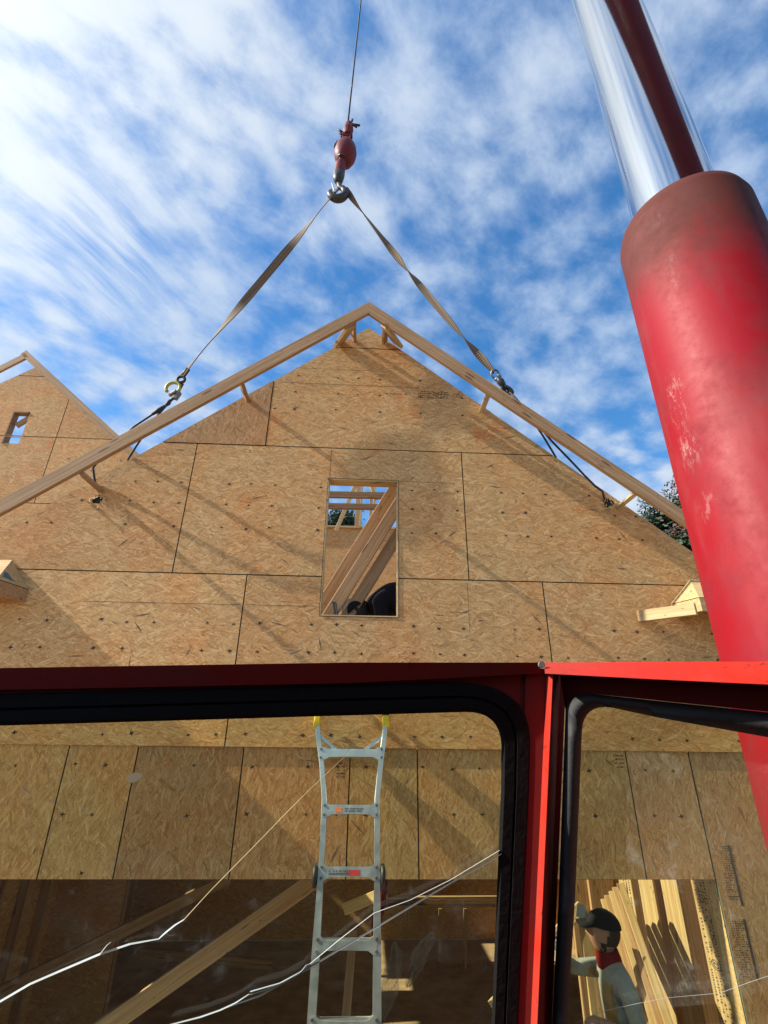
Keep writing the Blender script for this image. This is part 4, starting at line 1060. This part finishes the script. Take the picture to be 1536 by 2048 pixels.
# worker in the garage, seen from behind his left shoulder, face to the left
yw = .52; H_ = P(1206, 1862, yw); bx, by = H_.x + .01, yw
hz = H_.z
j = {'pel': (Vector((bx + .05, by + .02, hz - .76)), (.135, .165)), 'wai': (Vector((bx + .045, by, hz - .58)), (.120, .155)), 'che': (Vector((bx + .03, by - .01, hz - .38)), (.125, .185)),
     'shd': (Vector((bx + .02, by - .01, hz - .235)), (.085, .13)), 'nek': (Vector((bx + .01, by, hz - .135)), .058), 'nk2': (Vector((bx, by, hz - .07)), .055)}
e = [('pel', 'wai'), ('wai', 'che'), ('che', 'shd'), ('shd', 'nek'), ('nek', 'nk2')]
for s, pre in ((-1, 'l'), (1, 'r')):
    sy = by + s * .185
    j[pre + 'sh'] = (Vector((bx + .03, sy, hz - .27)), .066); e.append(('shd', pre + 'sh'))
    if s < 0: el = Vector((bx + .07, sy - .06, hz - .55)); wr = Vector((bx - .12, sy + .02, hz - .44)); hd = Vector((-1, .25, .25))
    else: el = Vector((bx - .20, sy + .03, hz - .28)); wr = Vector((bx - .34, sy - .10, hz - .10)); hd = Vector((-.5, -.3, .8))
    j[pre + 'el'] = (el, .050); j[pre + 'wr'] = (wr, .030); e += [(pre + 'sh', pre + 'el'), (pre + 'el', pre + 'wr')]
    fingers(j, e, wr, hd, (0, 0, 1), pre + 'wr', pre)
    hp = Vector((bx + .05, by + s * .09, hz - .84)); kn = Vector((bx + .03, by + s * .10, .50)); an = Vector((bx + .07, by + s * .10, .10))
    j[pre + 'hip'] = (hp, .098); j[pre + 'kn'] = (kn, .066); j[pre + 'an'] = (an, .045); j[pre + 'toe'] = (Vector((bx - .10, by + s * .11, .05)), (.045, .04))
    e += [('pel', pre + 'hip'), (pre + 'hip', pre + 'kn'), (pre + 'kn', pre + 'an'), (pre + 'an', pre + 'toe')]
def pickA(c):
    if c.z < .14: return 3
    if c.z < hz - .74: return 2
    if c.z > hz - .155: return 0 if c.x > bx - .15 else 1
    if c.x < bx - .10 and c.y < by: return 0
    if c.x < bx - .33: return 0
    if c.z < hz - .25 and abs(c.y - by) < .15 and abs(c.x - bx) > .05 and (abs(c.y - by) > .05): return 4
    return 1
wA = person('worker in a black cap with red collar and grey shirt, standing inside the garage opening', j, e, 'pel', ([M['skin'], M['shirtg'], M['jean'], M['blk'], M['vest']], pickA), None, None)
bm, rot = head_mesh(H_ + Vector((0, 0, -.005)), (-1, .22, .12), (0, 0, 1), .108); obj('head', bm, M['skin'], wA, True)
bm, _ = head_mesh(H_ + Vector((.006, 0, .0)), (-1, .22, .12), (0, 0, 1), .114)
def _keep(v):
    q = rot.transposed() @ (v.co - H_); return (q.x < -.005 - .1 * q.z and q.z > -.075) or (q.z < -.050 and q.x > -.01) or (q.z > .03 and q.x < .03)
bmesh.ops.delete(bm, geom=[v for v in bm.verts if not _keep(v)], context='VERTS'); obj('hair', bm, M['hair'], wA, True)
bm = bmesh.new(); bmesh.ops.create_uvsphere(bm, u_segments=28, v_segments=16, radius=1.0)
bmesh.ops.delete(bm, geom=[v for v in bm.verts if v.co.z < -.05], context='VERTS')
for v in bm.verts: v.co = H_ + rot @ Vector((v.co.x * .122 - .004, v.co.y * .099, .034 + v.co.z * (.098 if v.co.x < .3 else .092)))
n0 = 12; L1 = []; L2 = []
for k in range(n0 + 1):
    a = math.radians(-62 + 124 * k / n0); L1.append(H_ + rot @ Vector((.114 * math.cos(a) + .0, .096 * math.sin(a), .040))); L2.append(H_ + rot @ Vector((.085 + .105 * math.cos(a * .85), .082 * math.sin(a * .95), .032 - .022 * abs(math.sin(a)))))
for dz in (0, .006):
    for k in range(n0): add_poly(bm, [L1[k] + Vector((0, 0, dz)), L1[k + 1] + Vector((0, 0, dz)), L2[k + 1] + Vector((0, 0, dz)), L2[k] + Vector((0, 0, dz))])
obj('cap', bm, M['cap'], wA, True)
bm = bmesh.new(); rr_ = random.Random(2)
for k in range(7):
    a = math.radians(38 + 6.5 * k); z0_ = .070 + rr_.uniform(-.006, .006)
    for dz in (0, .012):
        if rr_.random() < .8: add_poly(bm, [H_ + rot @ Vector((.119 * math.cos(t_), -.097 * math.sin(t_), z_)) * 1.0 for t_, z_ in ((a, z0_ + dz), (a + .06, z0_ + dz), (a + .05, z0_ + dz + .009), (a + .01, z0_ + dz + .009))])
obj('cap_lettering', bm, M['alu'], wA)
bm = bmesh.new(); nb = H_ + Vector((.012, 0, -.148))
add_lathe(bm, [(.070, -.055), (.088, -.045), (.086, .0), (.078, .045), (.066, .05), (.06, .02)], nb, (-.15, 0, 1), 22); obj('collar', bm, M['collar'], wA, True)

# worker bent over behind the gable window
hx = P(714, 1212, .40); bk = P(792, 1158, .46); sill = WIN[1]
y2 = .48
j = {'pel': (Vector((.62, y2 + .08, 3.78)), (.15, .17)), 'wai': (Vector((.45, y2 + .04, bk.z - .14)), (.125, .16)), 'che': (Vector((.26, y2, bk.z - .17)), (.135, .18)),
     'shd': (Vector((.12, y2 - .02, bk.z - .24)), (.10, .14)), 'nek': (Vector((.03, y2 - .03, hx.z + .0)), .058), 'nk2': (Vector((hx.x + .03, y2 - .04, hx.z - .03)), .055)}
e = [('pel', 'wai'), ('wai', 'che'), ('che', 'shd'), ('shd', 'nek'), ('nek', 'nk2')]
for s, pre in ((-1, 'l'), (1, 'r')):
    sh_ = Vector((.15, y2 + s * .19, bk.z - .27)); el = Vector((.20, y2 + s * .20 + .02, bk.z - .56)); wr = Vector((.05, y2 + s * .16, bk.z - .74))
    j[pre + 'sh'] = (sh_, .070); j[pre + 'el'] = (el, .050); j[pre + 'wr'] = (wr, .032)
    e += [('shd', pre + 'sh'), (pre + 'sh', pre + 'el'), (pre + 'el', pre + 'wr')]; fingers(j, e, wr, (-.5, 0, -.8), (-1, 0, .3), pre + 'wr', pre)
    j[pre + 'hip'] = (Vector((.66, y2 + .08 + s * .09, 3.70)), .105); j[pre + 'kn'] = (Vector((.50, y2 + .08 + s * .12, 3.32)), .068); j[pre + 'an'] = (Vector((.66, y2 + .08 + s * .12, 2.99)), .046); j[pre + 'toe'] = (Vector((.50, y2 + .08 + s * .13, 2.935)), (.045, .036))
    e += [('pel', pre + 'hip'), (pre + 'hip', pre + 'kn'), (pre + 'kn', pre + 'an'), (pre + 'an', pre + 'toe')]
def pickB(c):
    if c.z < 3.03: return 3
    if c.z < 3.8 and c.x > .42: return 2
    if c.z < bk.z - .6: return 0
    return 1
wB = person('worker in black bending over behind the gable window hole', j, e, 'pel', ([M['skin'], M['shirtb'], M['jean'], M['blk']], pickB), None, None)
hc_ = Vector((hx.x + .0, y2 - .06, hx.z - .05)); bm, rot = head_mesh(hc_, (-.75, -.1, -.65), (-.65, 0, .75), .106); obj('head', bm, M['hair'], wB, True)
bm = bmesh.new(); bmesh.ops.create_uvsphere(bm, u_segments=24, v_segments=14, radius=1.0); bmesh.ops.delete(bm, geom=[v for v in bm.verts if v.co.z < -.1], context='VERTS')
for v in bm.verts: v.co = hc_ + rot @ Vector((v.co.x * .125, v.co.y * .102, .02 + v.co.z * .12))
for k in range(10):
    a0 = math.radians(-60 + 12 * k); a1 = math.radians(-48 + 12 * k)
    add_poly(bm, [hc_ + rot @ Vector(q) for q in ((.115 * math.cos(a0), .1 * math.sin(a0), .03), (.115 * math.cos(a1), .1 * math.sin(a1), .03), (.10 + .1 * math.cos(a1), .085 * math.sin(a1), .02), (.10 + .1 * math.cos(a0), .085 * math.sin(a0), .02))])
obj('cap', bm, M['cap'], wB, True)
bm = bmesh.new(); p = P(670, 1218, .2); add_tube(bm, (P(669, 1206, .2), P(674, 1240, .2)), .017, 8); add_box(bm, P(668, 1205, .2), (.035, .03, .012), None, .003)
o = obj('tool_handle', bm, M['steel']); tag(o, 'dark tool handle poking up at the left corner of the window hole', 'tool')

# ------------------------------------------------------------------ crane in the foreground
crane = empty('crane', (.3, -4.4, 0)); tag(crane, 'red truck crane with open cab, cracked windscreen and big lift cylinder, in the foreground', 'crane')
YC = -3.18                      # windscreen plane
phi = math.radians(26); PR0 = P(1118, 1700, YC); NR = Vector((math.sin(phi), math.cos(phi), 0)); VR = -NR   # right corner panel
nl = Vector((0, 1, 0)); PL0 = Vector((0, YC, 0))
def on_l(p, off=0.): return PP(p[0], p[1], PL0 - nl * off, nl)
def on_r(p, off=0.): return PP(p[0], p[1], PR0 - NR * off, NR)
def lerp2(a, b, t): return (a[0] + (b[0] - a[0]) * t, a[1] + (b[1] - a[1]) * t)
def curve(segs, n=9):
    """segs: list of ('L', p, q) or ('C', p, ctrl, q)"""
    out = []
    for s in segs:
        for k in range(n):
            t = k / (n - 1)
            if s[0] == 'L': out.append(lerp2(s[1], s[2], t))
            else: out.append(lerp2(lerp2(s[1], s[2], t), lerp2(s[2], s[3], t), t))
    return out
def strip_mesh(bm, loops, mi=0):
    rows = [[bm.verts.new(p) for p in lp] for lp in loops]
    for a, b in zip(rows, rows[1:]):
        for k in range(len(a) - 1):
            f = bm.faces.new((a[k], a[k + 1], b[k + 1], b[k])); f.material_index = mi
WL_in = curve([('L', (-700, 1472), (930, 1424)), ('C', (930, 1424), (1000, 1422), (1003, 1492)), ('L', (1003, 1492), (1002, 1580)), ('L', (1002, 1580), (983, 2048)), ('L', (983, 2048), (965, 2600))])
WL_out = curve([('L', (-700, 1405), (900, 1364)), ('C', (900, 1364), (1058, 1362), (1062, 1480)), ('L', (1062, 1480), (1060, 1580)), ('L', (1060, 1580), (1037, 2048)), ('L', (1037, 2048), (1016, 2600))])
WR_in = curve([('L', (1112, 2600), (1135, 2048)), ('L', (1135, 2048), (1150, 1800)), ('L', (1150, 1800), (1164, 1460)), ('C', (1164, 1460), (1168, 1408), (1222, 1415)), ('L', (1222, 1415), (1316, 1435)), ('L', (1316, 1435), (2300, 1612))])
WR_out = curve([('L', (1082, 2600), (1104, 2048)), ('L', (1104, 2048), (1117, 1800)), ('L', (1117, 1800), (1131, 1420)), ('C', (1131, 1420), (1136, 1384), (1190, 1388)), ('L', (1190, 1388), (1300, 1400)), ('L', (1300, 1400), (2300, 1503))])
# rubber seals
bm = bmesh.new(); strip_mesh(bm, [[on_l(p, -.012) for p in WL_in], [on_l(p, .001) for p in WL_in], [on_l(lerp2(a, b, .12), .005) for a, b in zip(WL_in, WL_out)], [on_l(lerp2(a, b, .45), .005) for a, b in zip(WL_in, WL_out)], [on_l(lerp2(a, b, .50), .001) for a, b in zip(WL_in, WL_out)], [on_l(lerp2(a, b, .55), .006) for a, b in zip(WL_in, WL_out)], [on_l(lerp2(a, b, .92), .006) for a, b in zip(WL_in, WL_out)], [on_l(b, .004) for b in WL_out]])
obj('window_seal', bm, M['rub'], crane, False)
bm = bmesh.new(); strip_mesh(bm, [[on_r(p, -.012) for p in WR_in], [on_r(p, .006) for p in WR_in], [on_r(lerp2(a, b, .3), .020) for a, b in zip(WR_in, WR_out)], [on_r(lerp2(a, b, .65), .024) for a, b in zip(WR_in, WR_out)], [on_r(lerp2(a, b, .95), .012) for a, b in zip(WR_in, WR_out)], [on_r(b, .0) for b in WR_out]])
obj('window_seal', bm, M['rubg'], crane, True)
# panes
bm = bmesh.new(); f = bm.faces.new([bm.verts.new(on_l(p, -.008)) for p in WL_in + [(-700, 2600)]]); bmesh.ops.triangulate(bm, faces=[f])
ws = obj('windscreen', bm, M['glass'], crane)
bm = bmesh.new(); f = bm.faces.new([bm.verts.new(on_r(p, -.008)) for p in WR_in + [(2300, 2600)]]); bmesh.ops.triangulate(bm, faces=[f])
wsr = obj('side_window', bm, M['glass'], crane)
# cracks and spots on the glass
def crack(fn, pts, parent, nm='crack', m='crack'):
    bm = bmesh.new(); prev = None
    for i, (u, v, w) in enumerate(pts):
        a = pts[max(i - 1, 0)]; b = pts[min(i + 1, len(pts) - 1)]; dx, dy = b[0] - a[0], b[1] - a[1]; L = math.hypot(dx, dy); w *= .6; nx, ny = -dy / L * w / 2, dx / L * w / 2
        row = (bm.verts.new(fn((u + nx, v + ny), -.003 + (.009 if ny > 0 else 0))), bm.verts.new(fn((u - nx, v - ny), -.003 + (.009 if ny < 0 else 0))))
        if prev: bm.faces.new((prev[0], prev[1], row[1], row[0]))
        prev = row
    return obj(nm, bm, M[m], parent)
crack(on_l, [(-60, 2034, 7), (0, 2003, 7), (60, 1968, 7), (120, 1942, 7), (200, 1908, 7), (260, 1888, 6.5), (316, 1878, 4)], ws)
crack(on_l, [(316, 1879, 3), (330, 1866, 5), (350, 1850, 5), (368, 1839, 3.4)], ws)
crack(on_l, [(368, 1839, 2.4), (420, 1782, 1.8), (470, 1731, 2.1), (520, 1680, 1.6), (575, 1623, 1.9), (620, 1578, 1.4), (690, 1512, 1.6), (722, 1464, 1.0)], ws, 'crack', 'crack2')
crack(on_l, [(330, 2052, 5), (400, 2034, 6.5), (440, 2020, 6), (470, 2006, 5.5), (498, 1988, 3)], ws)
crack(on_l, [(452, 2016, 2.5), (520, 1991, 5.5), (600, 1946, 6), (680, 1898, 6), (760, 1850, 6), (850, 1796, 5.5), (920, 1755, 5), (978, 1724, 4.5), (1003, 1706, 4)], ws)
crack(on_l, [(500, 1983, 4.5), (560, 1966, 4), (600, 1944, 2.2), (680, 1878, 2.6), (748, 1826, 2.2), (820, 1800, 2), (900, 1760, 2), (1000, 1700, 2)], ws)
crack(on_l, [(498, 1990, 1), (530, 1980, 2.5), (590, 1952, 2), (640, 1928, 1)], ws)
crack(on_r, [(1150, 2046, .8), (1200, 2024, 1.8), (1260, 2010, 1.6), (1330, 1996, 1), (1440, 1986, 1.4), (1500, 1964, 2), (1560, 1944, 1.6)], wsr)
for br in ([(200, 1908, 2.2), (214, 1890, 1.6), (222, 1884, .8)], [(330, 1866, 2), (341, 1872, 1.6), (350, 1869, .8)], [(600, 1946, 2), (612, 1930, 1.4), (640, 1922, .8)], [(850, 1796, 2), (872, 1800, 1.4), (890, 1796, .8)]):
    crack(on_l, br, ws)
bm = bmesh.new(); add_poly(bm, [on_l((268 + 15 * math.cos(a) + random.uniform(-1, 1), 1555 + 9.5 * math.sin(a) - 4 * math.cos(a)), -.005) for a in [k * .449 for k in range(14)]]); obj('bird_dropping', bm, M['bird'], ws)
# cab frame: headers, pillar, lower panels, left and rear walls, roof rear half
fr = bmesh.new()
HT_l = curve([('L', (-700, 1347), (0, 1336)), ('L', (0, 1336), (700, 1325)), ('L', (700, 1325), (1079, 1325))]); HB_l = curve([('L', (-700, 1398), (0, 1380)), ('L', (0, 1380), (700, 1366)), ('L', (700, 1366), (1081, 1347))])
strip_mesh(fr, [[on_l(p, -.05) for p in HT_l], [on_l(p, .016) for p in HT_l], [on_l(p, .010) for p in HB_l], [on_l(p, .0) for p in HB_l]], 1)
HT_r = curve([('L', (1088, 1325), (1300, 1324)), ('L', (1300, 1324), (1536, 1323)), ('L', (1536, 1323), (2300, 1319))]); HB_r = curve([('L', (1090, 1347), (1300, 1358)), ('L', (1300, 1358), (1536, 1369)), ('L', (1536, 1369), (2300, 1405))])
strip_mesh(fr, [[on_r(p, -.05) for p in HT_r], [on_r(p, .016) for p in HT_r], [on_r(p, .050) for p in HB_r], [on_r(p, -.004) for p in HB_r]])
# panel between header strip and seal, right
pr_b = curve([('L', (1131, 1420), (1131, 1420)), ('C', (1131, 1420), (1136, 1384), (1190, 1388)), ('L', (1190, 1388), (2300, 1503))]); pr_t = curve([('L', (1118, 1340), (1118, 1340)), ('L', (1118, 1340), (1190, 1346)), ('L', (1190, 1346), (2300, 1400))])
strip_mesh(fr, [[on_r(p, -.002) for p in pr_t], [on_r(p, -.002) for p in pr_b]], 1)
# panel between header strip and seal, left
pl_b = curve([('L', (-700, 1405), (900, 1364)), ('C', (900, 1364), (1058, 1362), (1062, 1480))]); pl_t = curve([('L', (-700, 1380), (900, 1344)), ('L', (900, 1344), (1075, 1340))])
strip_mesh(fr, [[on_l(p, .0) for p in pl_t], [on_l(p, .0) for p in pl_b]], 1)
# pillar, ridge facing left catches the sun; other faces take the darkened red
def line(a, b, n=14): return [lerp2(a, b, k / (n - 1)) for k in range(n)]
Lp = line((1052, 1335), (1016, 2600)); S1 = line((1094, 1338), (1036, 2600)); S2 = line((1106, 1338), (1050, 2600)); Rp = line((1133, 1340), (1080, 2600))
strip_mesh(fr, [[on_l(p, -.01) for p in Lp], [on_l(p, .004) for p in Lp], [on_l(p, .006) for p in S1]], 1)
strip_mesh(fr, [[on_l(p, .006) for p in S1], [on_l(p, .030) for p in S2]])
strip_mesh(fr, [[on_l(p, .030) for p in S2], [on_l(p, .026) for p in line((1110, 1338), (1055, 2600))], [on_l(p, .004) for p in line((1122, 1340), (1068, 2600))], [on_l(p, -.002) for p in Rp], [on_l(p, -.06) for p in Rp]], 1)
obj('cab_frame', fr, [M['red'], M['redshade']], crane)
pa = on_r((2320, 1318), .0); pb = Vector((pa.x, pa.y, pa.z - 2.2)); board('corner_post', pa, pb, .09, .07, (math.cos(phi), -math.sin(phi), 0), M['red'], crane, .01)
bm = bmesh.new(); cr = on_l((1082, 1330), .034); add_tube(bm, (cr, cr + Vector((0, -.004, 0))), .004, 10); obj('rivet', bm, M['alu'], crane)
ztop = on_l((0, 1340), .0).z; xlw = -1.05
for (nm_, c_, d_) in (('cab_wall', (xlw, -4.0, ztop - 1.1), (.04, 1.66, 2.2)), ('cab_wall', (-.1, -4.86, ztop - 1.1), (1.9, .04, 2.2)), ('cab_roof', (-.1, -4.50, ztop), (1.9, .66, .03)),
                     ('front_panel', (-.25, -3.22, ztop - 1.85), (1.6, .05, .9)), ('cab_floor', (-.1, -4.0, ztop - 2.2), (1.9, 1.65, .05))):
    bm = bmesh.new(); add_box(bm, c_, d_, None, .01); obj(nm_, bm, M['inner'], crane)
bm = bmesh.new(); add_box(bm, (-.1, -4.30, ztop + .52), (1.7, .04, 1.05), Matrix.Rotation(.35, 3, 'X'), .01); obj('header_shade', bm, M['inner'], crane)  # unseen panel added behind the camera to keep light off the header
bm = bmesh.new(); add_box(bm, (.1, -4.6, .95), (2.3, 6.5, .35), None, .02); obj('carrier_deck', bm, M['redo'], crane)
for (x, y) in ((-.95, -7.0), (1.15, -7.0), (-.95, -2.4), (1.15, -2.4), (-.95, -5.6), (1.15, -5.6)):
    bm = bmesh.new(); add_lathe(bm, [(0, -.14), (.26, -.14), (.30, -.10), (.50, -.14), (.52, 0), (.50, .14), (.30, .10), (.26, .14), (0, .14)], (x, y, .52), (1, 0, 0), 28); obj('wheel', bm, M['rub'], crane, True)
# lift cylinder
LB = 2.6
bm = bmesh.new()
add_lathe(bm, [(0, -LB), (RB, -LB), (RB, -1.2), (RB, -.05), (RB - .006, -.025), (RB - .022, -.006), (RB - .04, 0), (RR + .006, 0.0), (RR + .004, -.02)], (0, 0, 0), (0, 0, 1), 72)
for v in bm.verts: v.co.z += 2.0
barrel = obj('lift_cylinder', bm, M['redb'], crane, True, mwb)
bm = bmesh.new(); add_lathe(bm, [(RR, 0), (RR, 5.0)], (0, 0, 0), (0, 0, 1), 72)
rod = obj('piston_rod', bm, M['chrome'], barrel, True)
rod.matrix_parent_inverse = Matrix.Identity(4); rod.matrix_basis = Matrix.Translation((0, 0, 1.9))
for o_ in (barrel, rod):
    for p in o_.data.polygons:
        if abs(p.normal.z) > .95: p.use_smooth = False
# boom overhead (above the picture), foot beside the cab
b0 = Vector((1.20, -4.3, 2.2)); b1 = top + Vector((.1, -.15, .4)); bm = bmesh.new()
rows = []
for t, w, h in ((0, .24, .32), (.35, .24, .32), (.36, .20, .27), (.68, .20, .27), (.69, .16, .21), (1, .16, .21)):
    d = (b1 - b0).normalized(); x, y = frame_axes(d); p = b0.lerp(b1, t); rows.append([bm.verts.new(p + x * sx * w + y * sy * h) for sx, sy in ((-1, -1), (1, -1), (1, 1), (-1, 1))])
for a, b in zip(rows, rows[1:]):
    for k in range(4): bm.faces.new((a[k], a[(k + 1) % 4], b[(k + 1) % 4], b[k]))
bm.faces.new(rows[0]); bm.faces.new(rows[-1][::-1]); obj('boom', bm, M['redo'], crane)

# ------------------------------------------------------------------ trees
def tree(name, label, base, height, crown_r, crown_h, leafm, n, leaf, style, seed, group):
    rnd = random.Random(seed); r = empty(name, base); tag(r, label, 'tree', group); b = Vector(base)
    bm = bmesh.new(); add_tube(bm, [b, b + Vector((.1, 0, height * .45)), b + Vector((0, .1, height * .97))], [.22, .14, .03], 10)
    tips = []
    for k in range(34):
        t = rnd.uniform(0, 1); z = height - crown_h * (1 - t); a = rnd.uniform(0, 6.28); L = crown_r * (1 - t * .75) * rnd.uniform(.6, 1.1) if style == 'pine' else crown_r * math.sin(.25 + t * 2.6) * rnd.uniform(.7, 1.1)
        s = b + Vector((0, 0, z - L * .25)); e_ = b + Vector((math.cos(a) * L, math.sin(a) * L, z + L * (.12 if style == 'pine' else .5)))
        add_tube(bm, [s, s.lerp(e_, .5) + Vector((0, 0, -.05)), e_], [.045, .03, .008], 6); tips.append((s, e_))
    obj('trunk', bm, M['bark'], r, True)
    bm = bmesh.new()
    for k in range(n):
        s, e_ = rnd.choice(tips); t = rnd.uniform(.35, 1.08); sp = .30 if style == 'pine' else .34
        p = s.lerp(e_, t) + Vector((rnd.gauss(0, sp), rnd.gauss(0, sp), rnd.gauss(0, sp * .6)))
        d = Vector((rnd.gauss(0, 1), rnd.gauss(0, 1), rnd.gauss(0, 1))).normalized(); w = d.orthogonal().normalized(); L = leaf * rnd.uniform(.6, 1.4)
        ww = L * (.22 if style == 'pine' else .45)
        bm.faces.new([bm.verts.new(v) for v in (p, p + d * L * .5 + w * ww, p + d * L, p + d * L * .5 - w * ww)])
    obj('crown', bm, leafm, r); return r
gT = 'trees behind the house'
q = P(1275, 1000, 16); tree('pine_tree', 'dark green pine behind the right roof slope, showing under the rafter', (q.x + 1.3, 16, 0), q.z - .2, 2.4, 5.0, M['leafp'], 9000, .26, 'pine', 3, gT)
q = P(1368, 962, 15); tree('deciduous_tree', 'tree with thin reddish brown leaves showing above the right rafter', (q.x + .9, 15, 0), q.z + .1, 2.0, 5.0, M['leafd'], 8000, .17, 'dec', 5, gT)
q = P(1420, 1040, 19); tree('pine_tree', 'darker pine mostly hidden behind the red cylinder', (q.x + .5, 19, 0), q.z + .5, 3.0, 7.0, M['leafp'], 9000, .3, 'pine', 9, gT)
q = P(688, 1030, 22); tree('pine_tree', 'small pine top seen through the gable window hole', (q.x, 22, 0), q.z, 1.9, 4.5, M['leafp'], 6000, .28, 'pine', 4, gT)
